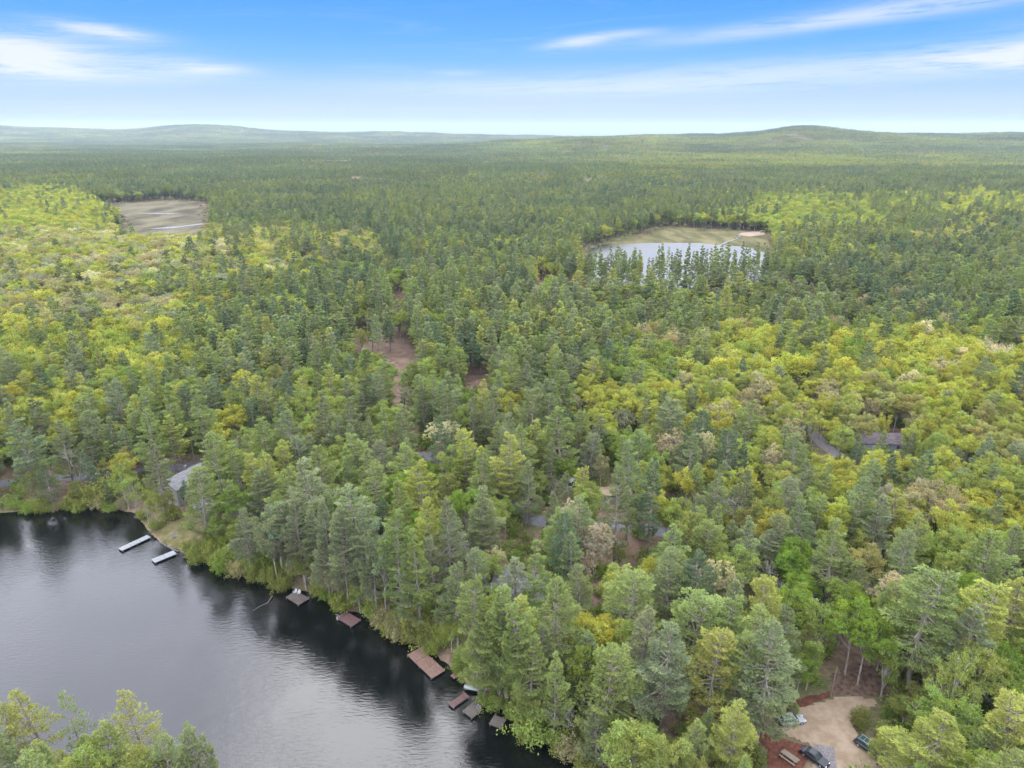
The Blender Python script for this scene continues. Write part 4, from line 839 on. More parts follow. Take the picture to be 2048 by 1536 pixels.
for t in single:
    nm = ONAME[t['k']]; pl = KIND[t['k']][0]; pr = pl[int(rt.integers(len(pl)))]
    if t['k'] == 'P' and t['t'] in 'y' : pr = PN[[2, 3, 6][int(rt.integers(3))]]
    if t['k'] == 'D' and t['w'] >= 1.3: pr = BN[2]
    o = empty(nm, (t['x'], t['y'], t['z'] - .15), rt.uniform(0, 6.28), t['label'], CNAME[t['k']], GROUP[t['k']], (t['sx'], t['sx'] * rt.uniform(.93, 1.07), t['sz']))
    o.rotation_euler.x = rt.normal(0, .015); o.rotation_euler.y = rt.normal(0, .015)
    obj('trunk', pr.trunk if not (t['k'] == 'W' and t['y'] > 330) else pr.trunk, o); c = obj('crown', pr.crown, o)
    b = np.array(TINT[t['t']]) * rt.uniform(.9, 1.12) * (1 + rt.normal(0, .025, 3)); c['tint'] = [float(q) for q in b] + [1.0]
print('individual trees', cnt, 'rest', len(rest))

def tint_of(keys, r):
    a = np.array([TINT[k] for k in keys]); return a * r.uniform(.80, 1.18, (len(keys), 1)) * (1 + r.normal(0, .03, a.shape))
# distant shapes, coarser
PM = [merged('pine_far', make_pine(200 + i, 1, b, R, fl, th), NEEDLE, BARK, i) for i, (b, R, fl, th) in enumerate([(.34, 4.0, 0, 1), (.42, 3.8, 1, .9), (.3, 4.3, 0, 1.1), (.46, 3.9, 0, .8), (.38, 3.3, 0, 1)])]
BM = [merged('broad_far', make_broad(220 + i, 1, R, b, lo), LEAF, BARK2, i) for i, (R, b, lo) in enumerate([(4.4, .3, 24), (4.1, .38, 20), (4.7, .26, 28), (3.8, .3, 20)])]
OM = [merged('oak_far', make_broad(240 + i, 1, 4.4, .34, 30, .55), LEAF, BARK2, i) for i in range(2)]
SM = [merged('shrub_far', make_shrub(260 + i, 1), LEAF, BARK2, i) for i in range(3)]
PNm = [merged('pine_mid', make_pine(20 + i, 0, b, R, fl, th, old), NEEDLE, BARK, i) for i, (b, R, fl, th, old) in enumerate([(.30, 4.3, 0, 1, 0), (.38, 4.0, 0, 1, .3), (.26, 4.6, 1, 1, .2), (.34, 3.6, 0, 1, 0)])]
BNm = [merged('broad_mid', make_broad(50 + i, 0, R, b, lo, de, sl), LEAF, BARK2, i) for i, (R, b, lo, de, sl) in enumerate([(4.4, .30, 30, 1, 0), (4.0, .36, 24, 1, .2), (4.3, .34, 28, .85, 0)])]
ONm = [merged('oak_mid', make_broad(80, 0, 4.6, .34, 42, .52, 0, 1, .62), LEAF, BARK2, 0)]
mr = np.random.default_rng(91)
PX, BX = [], []            # rows: x, y, z, rot, sx, sy, sz, pick, tint
def row(L_, x, y, z, sx, sz, pick, tint): L_.append((x, y, z, mr.uniform(0, 6.28), sx, sx * mr.uniform(.92, 1.08), sz, pick, *tint))
for t in rest:
    if t['k'] == 'S' or t['y'] < 20: continue
    far = t['mid'][2] > 260; tt = tint_of([t['t']], mr)[0]
    if t['k'] in 'PT': row(PX, t['x'], t['y'], t['z'] - .2, t['sx'], t['sz'], (5 + mr.integers(4)) if not far else mr.integers(5), tt)
    elif t['k'] == 'O': row(BX, t['x'], t['y'], t['z'] - .2, t['sx'], t['sz'], 9 if not far else 4 + mr.integers(2), tt)
    else: row(BX, t['x'], t['y'], t['z'] - .2, t['sx'], t['sz'], (6 + mr.integers(3)) if not far else mr.integers(4), tt)
# the middle distance
X, Y, r = scatter(41, 331, 1260, 6.7, .86, 20); ok = open_ground(X, Y) & ~((X > 25) & (X < 190) & (Y > 396) & (Y < 460))
# smaller broadleaf trees that fill the canopy between the pines
ux, uy, ur = scatter(47, 300, 1000, 9.5, .84, 20); uk = open_ground(ux, uy); ux, uy = ux[uk], uy[uk]; uz = gz(ux, uy); ubx, uby, ubd = proj(ux, uy, uz); uk = np.ones(len(ux), bool)
for a, b, c in REVEAL:
    if b < 900: uk &= ~((np.abs(ubx - a) < c + 8) & (np.abs(uby - b) < c + 14))
ux, uy, uz = ux[uk], uy[uk], uz[uk]; upx, upy, _ = proj(ux, uy, uz + 12); uf, uw = comp(upx, upy); ut = np.argmax(uw, 1)
for i in range(len(ux)):
    if ur.random() > .35 + .9 * uf[i] or (25 < ux[i] < 190 and 380 < uy[i] < 460): continue
    k = mr.choice(list(COMP[ut[i]][5] + 'LEL')); row(BX, ux[i], uy[i], uz[i] - .2, ur.uniform(.75, 1.05), ur.uniform(8.5, 14) / BH, mr.integers(4), tint_of([k], mr)[0])
# sparse slender pines on the near bank of the pond
ax_, ay_, _ = scatter(43, 390, 470, 6.4, .5); qx, qy, _ = proj(ax_, ay_, gz(ax_, ay_)); kk = (qx > 1150) & (qx < 1570) & (ay_ > 398) & (ay_ < 448) & (sdist(POND, ax_, ay_) > 0) & (fnoise(ax_ / 9 + 3, ay_ / 9, 2) > .30); nb = int(kk.sum())
slender = np.r_[np.zeros(ok.sum(), bool), np.ones(nb, bool)]
mg = []
for P_, n_ in ((BOG, 150), (MARSH, 170)):
    P_ = np.array(P_ + P_[:1]); sg = np.r_[0, np.cumsum(np.linalg.norm(np.diff(P_, axis=0), axis=1))]; u_ = mr.uniform(0, sg[-1], n_); mg.append(np.c_[np.interp(u_, sg, P_[:, 0]) + mr.normal(0, 6, n_), np.interp(u_, sg, P_[:, 1]) + mr.normal(0, 6, n_)])
mg = np.concatenate(mg); mg = mg[sdist(POND, mg[:, 0], mg[:, 1]) > 2]
for q_ in mg: row(BX, q_[0], q_[1], float(gz(*q_)) - .1, mr.uniform(.3, .7), mr.uniform(2, 7) / BH, mr.integers(4), tint_of([mr.choice(list('OTLR'))], mr)[0])
ix_, iy_ = G(mr.uniform(192, 240, 26), mr.uniform(440, 458, 26), MARSH_Z)
for q_ in zip(ix_, iy_): row(PX, q_[0], q_[1], float(gz(*q_)) - .2, mr.uniform(.7, 1), mr.uniform(13, 19) / PH, mr.integers(5), tint_of([mr.choice(list('gbg'))], mr)[0])
X = np.r_[X[ok], ax_[kk]]; Y = np.r_[Y[ok], ay_[kk]]; Z = gz(X, Y); n = len(X)
ppx, ppy, dep = proj(X, Y, Z + 18); f, w = comp(ppx, ppy); f = np.clip(f + (fnoise(X / 30 + 4, Y / 30, 2) - .5) * (.35 + 1.5 * f * (1 - f) * 2), .01, .98); dec = (r.random(n) < f) & ~slender
stand = fnoise(X / 55 + 31, Y / 75, 3); H = np.where(dec, r.uniform(12, 18, n), r.uniform(16, 24.5, n) * (.78 + .44 * stand)); RR = np.where(dec, r.uniform(4.0, 5.8, n) * (1 + .12 * (f > .6)), r.uniform(3.3, 4.8, n)); RR[slender] *= .62; H[slender] = r.uniform(17, 29, slender.sum()); RR[slender] *= r.uniform(.8, 1.35, slender.sum())
low_ = (X > 30) & (X < 190) & (Y < 398) & (Y > 330) & ~slender; H[low_] *= .72
bx_, by_, bd = proj(X, Y, Z); tx_, ty_, _ = proj(X, Y, Z + H); keep = np.ones(n, bool)
for a, b, c in REVEAL:
    if b > 900: continue
    keep &= ~((np.abs(bx_ - a) < RR * F / bd * .8 + c * .8) & (ty_ < b + c * .6) & (by_ > b - c * .8) & (by_ > b - 4))
ty = np.argmax(w, 1)
for i in np.nonzero(keep)[0]:
    pal = COMP[ty[i]][5]
    if dec[i]:
        k = mr.choice(list(pal)); row(BX, X[i], Y[i], Z[i] - .2, RR[i] / 4.3, H[i] / BH, 4 + mr.integers(2) if k in 'CTSP' and mr.random() < .6 else mr.integers(4), tint_of([k], mr)[0])
    else:
        row(PX, X[i], Y[i], Z[i] - .2, RR[i] / 4.0, H[i] / PH, mr.integers(5) if not slender[i] else 4, tint_of([mr.choice(list('ggbbbg' if stand[i] < .42 else 'gkwgkb' if stand[i] < .56 else 'kkwgky'))], mr)[0])
PX = np.array(PX); BX = np.array(BX); print('forest', len(PX), len(BX))
stuff('pine_forest', PM + PNm, PX[:, :3], PX[:, 3], PX[:, 4:7], PX[:, 8:11], PX[:, 7].astype(int), 'the further pines of the forest, blue-green, behind the lakeside trees', 'pine forest')
stuff('broadleaf_forest', BM + OM + BNm + ONm, BX[:, :3], BX[:, 3], BX[:, 4:7], BX[:, 8:11], BX[:, 7].astype(int), 'the further yellow-green and tan broadleaf trees among the pines', 'broadleaf forest')
# saplings and brush on the forest floor
X, Y, r = scatter(51, 62, 340, 3.9, .9, 24); ok = open_ground(X, Y) & (fnoise(X / 9, Y / 9, 2) > .36); X, Y = X[ok], Y[ok]; Z = gz(X, Y); bx_, by_, bd = proj(X, Y, Z + 1.5)
kp = np.ones(len(X), bool)
for a, b, c in REVEAL: kp &= ~((np.abs(bx_ - a) < c + 10) & (np.abs(by_ - b - 4) < c + 10))
for nm, P in (('y', PT([(1560, 1405), (1655, 1385), (1660, 1340), (1700, 1325), (1780, 1335), (1760, 1420), (1722, 1440), (1740, 1480), (1830, 1560), (1500, 1600), (1520, 1420)])), ('l', PT([(262, 1005), (330, 1000), (400, 1040), (402, 1085), (372, 1115), (340, 1105)]))):
    kp &= ~inside(P, X, Y)
X, Y, Z = X[kp], Y[kp], Z[kp]; n = len(X); h = r.uniform(1.2, 4.6, n) ** 1.0; 
stuff('undergrowth', SM, np.c_[X, Y, Z - .1], r.uniform(0, 6.28, n), np.c_[h / 3.6 * r.uniform(.8, 1.3, n), h / 3.6 * r.uniform(.8, 1.3, n), h / 3.6], tint_of(r.choice(list('OGLLGE'), n), r), r.integers(0, 3, n),
      'low green brush and saplings on the forest floor', 'undergrowth')
print('brush', n)
# far woods: patches of small trees, sixty metres across, out to the hills
def patch(seed, f, pal):
    r = np.random.default_rng(seed); C, D, L, W, K = [], [], [], [], []; sp = 6.9; nn_ = 9
    for i in range(nn_):
        for j in range(nn_):
            x = (i - nn_ / 2 + .5) * sp + r.normal(0, 1.8); y = (j - nn_ / 2 + .5) * sp + r.normal(0, 1.8)
            if r.random() < f:
                h = r.uniform(12, 17.5); Rr = r.uniform(3.4, 5.0); n = 34; c0 = np.array(TINT[r.choice(list(pal))]) * r.uniform(.8, 1.2)
                v = unit(r.normal(size=(n, 3)) + (0, 0, .5)); v[:, 2] = np.abs(v[:, 2]) * 1.0 - .15; c = np.array([x, y, h - 4.5]) + v * (Rr, Rr, 4.3) * r.uniform(.75, 1.02, (n, 1)); d = unit(v * .6 + r.normal(0, .7, (n, 3))); l = r.uniform(1.3, 2.2, n); w_ = l * .75
            else:
                h = r.uniform(15, 22); Rr = r.uniform(2.6, 3.8); n = 36; c0 = np.array(TINT[r.choice(list('ggkkbb'))]) * r.uniform(.8, 1.2)
                s = r.random(n) ** .8; a = r.uniform(0, 6.28, n); q = Rr * (1 - s) ** .7 * r.uniform(.3, .9, n); z = h * (.42 + .56 * s)
                c = np.c_[x + q * np.cos(a), y + q * np.sin(a), z]; d = unit(np.c_[np.cos(a), np.sin(a), .35 + s] + r.normal(0, .25, (n, 3))); l = r.uniform(1.2, 2.1, n); w_ = l * .5
            C.append(c); D.append(d); L.append(l); W.append(w_); K.append(c0 * r.uniform(.75, 1.25, (n, 1)))
    return leaf_mesh('woods_patch', *(np.concatenate(q) for q in (C, D, L, W, K)), LEAF, r)
FP = []; fl = [0.0, .12, .3, .55, .8, 1.0]
for q in fl:
    for v in range(3): FP.append(patch(300 + len(FP), q, 'YNEL' if v < 2 else 'NLYA'))
X, Y, r = scatter(61, 1262, 9500, 60, .86, 60); X = X + 0; Z = gz(X, Y); px, py, dd = proj(X, Y, Z + 15); f, w = comp(px, py)
f = np.clip(f + (fnoise(X / 300, Y / 180, 4) - .53) * 2.2 * np.clip(.30 + f, 0, 1), 0, 1)
hill = sstep(3400, 4000, Y) * sstep(7200, 5200, Y) * ((X / Y) > .02); f = f * (1 - hill) + hill * np.clip(.74 + (fnoise(X / 330 + 3, Y / 260, 3) - .52) * 3.2, 0, 1)
crown_dark = (np.abs(px - 1585) < 40) & (np.abs(Y - 4300) < 330); f[crown_dark] = 0
kp = ~(((np.abs(px - 678) < 46) & (np.abs(py - 320.5) < 3.4)) | ((np.abs(px - 1480) < 24) & (np.abs(py - 290) < 2)))
X, Y, Z, f = X[kp], Y[kp], Z[kp], f[kp]; n = len(X)
lv = np.clip(np.round(np.interp(f, fl, range(6)) + r.normal(0, .35, n)), 0, 5).astype(int)
sc = np.ones((n, 3)) * r.uniform(.95, 1.1, (n, 1)); sc[:, 2] *= r.uniform(.85, 1.1, n)
tn = np.interp(Y, [1260, 4000], [.60, .62])[:, None] * (1 + (fnoise(X / 420 + 7, Y / 260, 3) - .5) * np.interp(Y, [1300, 3500], [.4, 1.0]))[:, None] * r.uniform(.9, 1.1, (n, 1)) * (1 + r.normal(0, .04, (n, 3)))
stuff('distant_forest', FP, np.c_[X, Y, Z - .5], r.integers(0, 4, n) * math.pi / 2 + r.normal(0, .12, n), sc, tn, lv * 3 + r.integers(0, 3, n), 'the unbroken forest that runs out to the hills', 'distant forest')
print('patches', n)
#PART4
# ------------------------------------------------------------------ docks
def dock(name, a, b, wid, z, mat_deck, label, group=None, sections=1, posts=True, mat_frame='darkwood', board=.16):
    """a walkway or platform from a to b (land or water points), its deck of boards, edge beams and posts"""
    a, b = np.array(a, float), np.array(b, float); L = float(np.linalg.norm(b - a)); rz = math.atan2(b[1] - a[1], b[0] - a[0])
    o = empty(name, (a[0], a[1], 0), rz, label, 'dock', group); r = random.Random(int(L * 100))
    for s in range(sections):
        x0, x1 = L * s / sections + (.03 if s else 0), L * (s + 1) / sections - (.03 if s < sections - 1 else 0); m = MB(); n = max(3, int((x1 - x0) / board))
        for k in range(n):
            q0 = x0 + (x1 - x0) * k / n; q1 = x0 + (x1 - x0) * (k + 1) / n - .012; e = r.uniform(-.015, .015)
            m.box(q0, -wid / 2 + e, z - .045, q1, wid / 2 + e, z + r.uniform(-.004, .006))
        m.build('deck_section', M[mat_deck], o)
    f = MB()
    for y in (-wid / 2 + .05, wid / 2 - .05): f.box(.02, y - .04, z - .26, L - .02, y + .04, z - .05)
    for x in np.linspace(.05, L - .05, max(3, int(L / 1.5))): f.box(x - .03, -wid / 2 + .09, z - .22, x + .03, wid / 2 - .09, z - .05)
    f.build('frame', M[mat_frame], o)
    if posts:
        for x in np.linspace(.25, L - .25, max(2, int(L / 3) + 1)):
            for y in (-wid / 2 - .05, wid / 2 + .05):
                p = MB(); p.tube((x, y, -1.6), (x, y, z + .22), .055, n=8); p.build('post', M['poleold'] if mat_frame == 'darkwood' else M['alum'], o)
    return o
def ladder(parent, x, y, z, s=1, w=.5):
    m = MB()
    for q in (-w / 2, w / 2):
        m.tube((x + q, y - s * .35, z), (x + q, y - s * .3, z + .75), .03); m.tube((x + q, y - s * .3, z + .75), (x + q, y + s * .12, z + .78), .03); m.tube((x + q, y + s * .12, z + .78), (x + q, y + s * .16, z - 1.2), .03)
    for k in range(5): m.tube((x - w / 2, y + s * .15, z - .9 + k * .3), (x + w / 2, y + s * .15, z - .9 + k * .3), .028)
    m.build('ladder', M['white'], parent)
g0 = lambda px, py, z=.5: np.array(G(px, py, z), float)
GD = 'pair of grey docks below the lawn'
dock('dock', g0(298, 1072), g0(240, 1099), 1.9, .5, 'greywood', 'narrow weathered grey dock, further of the two docks beside the lawn', GD, 3, mat_frame='blackwater')
dock('dock', g0(350, 1104), g0(306, 1122), 2.2, .5, 'greywood', 'wider weathered grey dock, nearer of the two docks beside the lawn', GD, 2, mat_frame='blackwater')
d3 = dock('dock', (g0(567, 1194) + g0(597, 1181)) / 2, (g0(597, 1209) + g0(619, 1197)) / 2, 2.9, .5, 'darkwood', 'dark square dock with white garden chairs under the bushes')
d4 = dock('dock', (g0(674, 1233) + g0(691, 1224)) / 2, (g0(704, 1253) + g0(721, 1240)) / 2, 2.7, .5, 'redwood', 'small reddish-brown square dock between the bushes and a white ladder'); ladder(d4, .35, -1.3, .5, -1)
d5 = dock('dock', (g0(814.5, 1307) + g0(840, 1297)) / 2, (g0(864, 1356) + g0(890, 1341)) / 2, 3.2, .5, 'brownwood', 'long brown dock of three boarded sections with white rails', None, 3); ladder(d5, .7, 1.55, .5, 1, .9)
gw = MB(); gw.box(10.4, 1.55, .40, 11.6, 3.7, .52); gw.build('gangway', M['brownwood'], d5)
d6 = dock('dock', g0(934, 1388), g0(901, 1411), 1.35, .45, 'redwood', 'narrow dark dock finger beside the upturned boat')
d7 = dock('dock', (g0(925, 1419) + g0(944, 1407)) / 2, (g0(945, 1434) + g0(964, 1421)) / 2, 2.6, .45, 'darkwood', 'dark weathered square dock with a light ladder, next to the boat'); ladder(d7, 1.9, 1.2, .45, 1, .45)
gw = MB(); gw.box(.2, 1.33, .36, 1.3, 3.3, .44); gw.build('gangway', M['darkwood'], d7)
d8 = dock('dock', (g0(977, 1443) + g0(990, 1432)) / 2, (g0(1001, 1453) + g0(1014, 1441)) / 2, 2.2, .45, 'darkwood', 'small grey-brown dock nearest the bottom, half under branches')
# garden chairs
def chair(x, y, rz, label):
    o = empty('garden_chair', (x, y, .506), rz, label, 'chair', 'white garden chairs on the dark dock')
    m = MB(); m.loft([[(-.28, -.25, .30), (-.28, .27, .38), (-.28, .27, .41), (-.28, -.25, .33)], [(.28, -.25, .30), (.28, .27, .38), (.28, .27, .41), (.28, -.25, .33)]]); m.build('seat', M['white'], o)
    m = MB()
    for k in range(5): x0 = -.27 + k * .11; m.loft([[(x0, -.24, .32), (x0 + .1, -.24, .32), (x0 + .1, -.21, .32), (x0, -.21, .32)], [(x0 - .01 * (k - 2) * -1, -.52, 1.0 - .02 * (k - 2) ** 2), (x0 + .1, -.52, 1.0 - .02 * (k - 2) ** 2), (x0 + .1, -.49, 1.0 - .02 * (k - 2) ** 2), (x0, -.49, 1.0 - .02 * (k - 2) ** 2)]])
    m.build('backrest', M['white'], o)
    for s in (-1, 1):
        m = MB(); m.box(s * .34 - .06, -.38, .56, s * .34 + .06, .33, .59); m.build('armrest', M['white'], o)
        m = MB(); m.box(s * .31 - .03, .22, 0, s * .31 + .03, .30, .56); m.build('leg', M['white'], o)
        m = MB(); m.box(s * .31 - .03, -.40, 0, s * .31 + .03, -.32, .56); m.build('leg', M['white'], o)
c1 = g0(590, 1187); chair(c1[0], c1[1], R_(150), 'white garden chair on the dark dock, closer to the bank corner')
c2 = g0(598, 1189); chair(c2[0], c2[1], R_(175), 'white garden chair on the dark dock, closer to the open side')
# upturned rowing boat
def boat():
    x, y, z = GT(948, 1383); o = empty('rowboat', (x, y, max(z, .3) + .35), R_(-12), 'pale aluminium rowboat lying upturned beside the narrow dock', 'boat')
    secs = []
    for t in np.linspace(0, 1, 9):
        w = .62 * math.sin(math.pi * min(1, .22 + t * .8)) ** .6 if t < .98 else .12; h = .45 * (1 - .25 * t); X = (t - .5) * 3.8
        secs.append([(X, w * math.cos(a), h * math.sin(a) ** .8 if math.sin(a) > 0 else 0) for a in np.linspace(0, math.pi, 9)])
    m = MB(); m.loft(secs); m.build('hull', M['alum'], o, True)
    m = MB(); m.box(-1.7, -.03, .40, 1.5, .03, .49); m.build('keel', M['alum'], o)
    for s in (-1, 1): m = MB(); m.tube((-1.6, s * .6, .03), (1.2, s * .52, .03), .03); m.build('gunwale', M['alum'], o)
boat()
# ------------------------------------------------------------------ cars
def car(px, py, rz, paint, label, kind='wagon', rack=False, L=4.6, cat='car', name='parked_car', hgt=1.0):
    x, y, z = GT(px, py); o = empty(name, (x, y, z + .09), rz, label, cat)
    van = kind == 'van'; W = .90 if not van else .98; hb = (.92 if not van else 1.1) * hgt; ht = (1.52 if kind == 'wagon' else 1.42 if kind == 'sedan' else 2.15) * hgt
    def sec(X, w, z0, z1, n=.10): return [(X, -w + n, z0), (X, w - n, z0), (X, w, z0 + .18), (X, w, z1 - n), (X, w - n * .8, z1), (X, -w + n * .8, z1), (X, -w, z1 - n), (X, -w, z0 + .18)]
    h = L / 2; m = MB()
    m.loft([sec(-h, W * .80, .40, .74 * hb), sec(-h + .12, W * .94, .26, hb * .93), sec(-h + .6, W, .2, hb), sec(0, W, .2, hb), sec(h - 1.35, W, .2, hb * .98), sec(h - .5, W * .97, .22, hb * .86), sec(h - .12, W * .88, .28, hb * .74), sec(h, W * .74, .36, hb * .58)])
    m.build('body', paint, o, False)
    rear = -h + (.12 if kind != 'sedan' else .75); front = h - (1.35 if not van else .7)
    # cabin: glass band under a painted roof, held by pillars
    def cab(X, w, z): return [(X, -w, z), (X, w, z)]
    b0, b1, t0, t1 = rear, front, rear + (.32 if kind != 'sedan' else .6), front - (.75 if not van else .45); wt = W - .2; zt = ht - .06; zb = hb - .01
    V = [(b0, -W + .06, zb), (b1, -W + .08, zb), (b1, W - .08, zb), (b0, W - .06, zb), (t0, -wt, zt), (t1, -wt, zt), (t1, wt, zt), (t0, wt, zt)]
    for q_ in ((0, 1, 5, 4), (2, 3, 7, 6)):
        m = MB(); m.add([V[i] for i in q_], [(0, 1, 2, 3)]); m.build('side_window', M['glass'], o)
    m = MB(); m.add([V[i] for i in (1, 2, 6, 5)], [(0, 1, 2, 3)]); m.build('windscreen', M['glass'], o)
    m = MB(); m.add([V[i] for i in (3, 0, 4, 7)], [(0, 1, 2, 3)]); m.build('rear_window', M['glass'], o)
    m = MB(); m.loft([[(t0 - .04, -wt, zt), (t0 - .04, wt, zt), (t0 + .08, wt - .08, ht), (t0 + .08, -wt + .08, ht)], [(t1 + .04, -wt, zt), (t1 + .04, wt, zt), (t1 - .15, wt - .08, ht), (t1 - .15, -wt + .08, ht)]]); m.build('roof', paint, o)
    m = MB()
    for s in (-1, 1):
        for (xb, xt) in ((b0, t0), (b1, t1), ((b0 * .62 + b1 * .38), (t0 * .62 + t1 * .38)), ((b0 * .3 + b1 * .7), (t0 * .3 + t1 * .7))):
            m.tube((xb, s * (W - .06), zb), (xt, s * (wt + .01), zt + .01), .045, n=4)
    m.build('pillars', paint, o)
    for X in (-h + .85, h - .9):
        for s in (-1, 1):
            w = MB(); w.tube((X, s * (W - .2), .32), (X, s * (W + .015), .32), .325, n=18); wo = w.build('wheel', M['rubber'], o); q = MB(); q.tube((X, s * (W + .016), .32), (X, s * (W + .035), .32), .2, n=12); q.build('rim', M['chrome'], wo)
    for s in (-1, 1):
        q = MB(); q.box(h - .16, s * W * .62 - .16, hb * .56, h - .02, s * W * .62 + .16, hb * .72); q.build('headlight', M['lampclear'], o)
        q = MB(); q.box(-h - .01, s * W * .72 - .12, hb * .66, -h + .12, s * W * .72 + .12, hb * .86); q.build('tail_light', M['lampred'], o)
        q = MB(); q.box(front - .55, s * (W + .09) - .09, zb + .02, front - .42, s * (W + .09) + .09, zb + .16, bev=.03); q.build('mirror', paint, o)
    for X, nm in ((h - .06, 'bumper'), (-h - .04, 'bumper')):
        q = MB(); q.box(X - .05, -W * .82, .30, X + .12, W * .82, .46, bev=.03); q.build(nm, M['rubber'] if kind != 'sedan' else paint, o)
    if rack:
        q = MB()
        for s in (-1, 1): q.tube((t0 + .15, s * (wt - .08), ht + .07), (t1 - .25, s * (wt - .08), ht + .07), .025)
        for X in np.linspace(t0 + .3, t1 - .4, 3): q.tube((X, -wt + .08, ht + .09), (X, wt - .08, ht + .09), .022)
        for X in (t0 + .2, t1 - .3):
            for s in (-1, 1): q.tube((X, s * (wt - .08), ht - .02), (X, s * (wt - .08), ht + .08), .02)
        q.build('roof_rack', M['chrome'], o)
    return o
car(1583, 1445, R_(8), M['carwhite'], 'silver-white station wagon parked on the gravel beside the mulch', rack=True)
car(1737, 1500, R_(-52), M['cargreen'], 'dark blue-green estate car with a light roof rack at the yard edge', rack=True)
car(1628, 1519, R_(-50), M['carblack'], 'black car with a pale bonnet, half hidden beside the picnic table', 'sedan')
car(1143, 972, R_(60), M['carwhite'], 'white van standing between the pines up the slope', 'van', cat='van', name='van', L=4.8)
# ------------------------------------------------------------------ houses
def house(px, py, rz, L, W, H, rise, wall, roofm, label, rows=1, name='house', cat='house', porch=False, chim=True):
    x, y, z = GT(px, py); o = empty(name, (x, y, z - .2), rz, label, cat); h, w = L / 2, W / 2
    m = MB(); m.add([(-h, -w, 0), (h, -w, 0), (h, w, 0), (-h, w, 0), (-h, -w, H), (h, -w, H), (h, w, H), (-h, w, H), (-h, 0, H + rise), (h, 0, H + rise)],
                    [(0, 1, 5, 4), (2, 3, 7, 6), (1, 2, 6, 9, 5), (3, 0, 4, 8, 7)]); m.build('wall', M[wall], o)
    r = MB(); e = .45; sl = rise / w; t = .16
    for s in (-1, 1):
        yb, zb_ = s * (w + e), H - e * sl + .06; r.loft([[(-h - e, yb, zb_), (-h - e, 0, H + rise + .06), (-h - e, 0, H + rise + .06 + t), (-h - e, yb, zb_ + t)], [(h + e, yb, zb_), (h + e, 0, H + rise + .06), (h + e, 0, H + rise + .06 + t), (h + e, yb, zb_ + t)]])
    rf = r.build('roof', M[roofm], o)
    if chim: c = MB(); c.box(h * .3, w * .25, H + rise * .3, h * .3 + .7, w * .25 + .7, H + rise + .9); c.build('chimney', M['stone'], rf)
    def win(cx, cz, side, ax, ww=1.0, hh=1.2):
        f = MB(); p = MB(); d = .05
        def bx(B, a0, a1, z0, z1, q0, q1):
            if ax == 'y': B.box(a0, min(side * (w + q0), side * (w + q1)), z0, a1, max(side * (w + q0), side * (w + q1)), z1)
            else: B.box(min(side * (h + q0), side * (h + q1)), a0, z0, max(side * (h + q0), side * (h + q1)), a1, z1)
        for a0, a1, z0, z1 in ((cx - ww / 2 - .09, cx - ww / 2, cz - hh / 2 - .09, cz + hh / 2 + .09), (cx + ww / 2, cx + ww / 2 + .09, cz - hh / 2 - .09, cz + hh / 2 + .09), (cx - ww / 2, cx + ww / 2, cz + hh / 2, cz + hh / 2 + .09), (cx - ww / 2, cx + ww / 2, cz - hh / 2 - .09, cz - hh / 2), (cx - .03, cx + .03, cz - hh / 2, cz + hh / 2)):
            bx(f, a0, a1, z0, z1, .002, .06)
        fo = f.build('window', M['trim'], o); bx(p, cx - ww / 2, cx + ww / 2, cz - hh / 2, cz + hh / 2, .004, .02); p.build('pane', M['glass'], fo)
    for rw in range(rows):
        cz = 1.75 + rw * 2.7
        for k in range(max(2, int(L / 3.4))):
            cx = -h + L * (k + .5) / max(2, int(L / 3.4))
            for s in (-1, 1):
                if not (rw == 0 and s == -1 and k == 1): win(cx, cz, s, 'y')
        for cx in (-w * .45, w * .45):
            for s in (-1, 1): win(cx, cz, s, 'x')
    cx = -h + L * 1.5 / max(2, int(L / 3.4)); d = MB(); d.box(cx - .5, -w - .06, .2, cx + .5, -w - .003, 2.3); do = d.build('door', M['trim'], o); k = MB(); k.box(cx + .34, -w - .11, 1.2, cx + .4, -w - .062, 1.27); k.build('handle', M['chrome'], do)
    if porch:
        m = MB(); m.box(-h - 3.2, -w, .9, -h - .004, w, 1.05); m.build('deck', M['greywood'], o)
        for q in (-w + .1, 0, w - .1): m = MB(); m.box(-h - 3.15, q - .07, -.6, -h - 3.0, q + .07, 1.95); m.build('post', M['trim'], o)
        m = MB(); m.box(-h - 3.12, -w, 1.85, -h - 3.05, w, 1.93); m.build('railing', M['trim'], o)
    return o
house(374, 988, R_(66), 12, 7.5, 5.4, 1.9, 'siding', 'shingle', 'pale two-storey lake house with a grey shingle roof by the lawn', 2)
house(408, 1020, R_(30), 4.2, 3.2, 2.3, .7, 'bluesid', 'bluesid', 'small blue-grey shed among branches next to the lake house', 1, 'shed', 'shed', chim=False)
house(906, 1122, R_(14), 11, 8, 3.2, 2.0, 'brownsid', 'brownroof', 'brown house with a dark brown shingle roof among pines', 1)
house(1046, 1190, R_(-24), 12, 8, 3.3, 2.0, 'siding', 'shingle', 'pale house with grey roof almost hidden under a pine crown', 1)
house(1212, 1000, R_(6), 13, 4.2, 2.9, .5, 'siding', 'gravel', 'long low mobile home with a cream roof beside the tall pines', 1, chim=False)
house(1748, 892, R_(-4), 15, 8, 3.0, 1.9, 'bluesid', 'brownroof', 'dark grey house with white window frames under the yellow trees', 1)
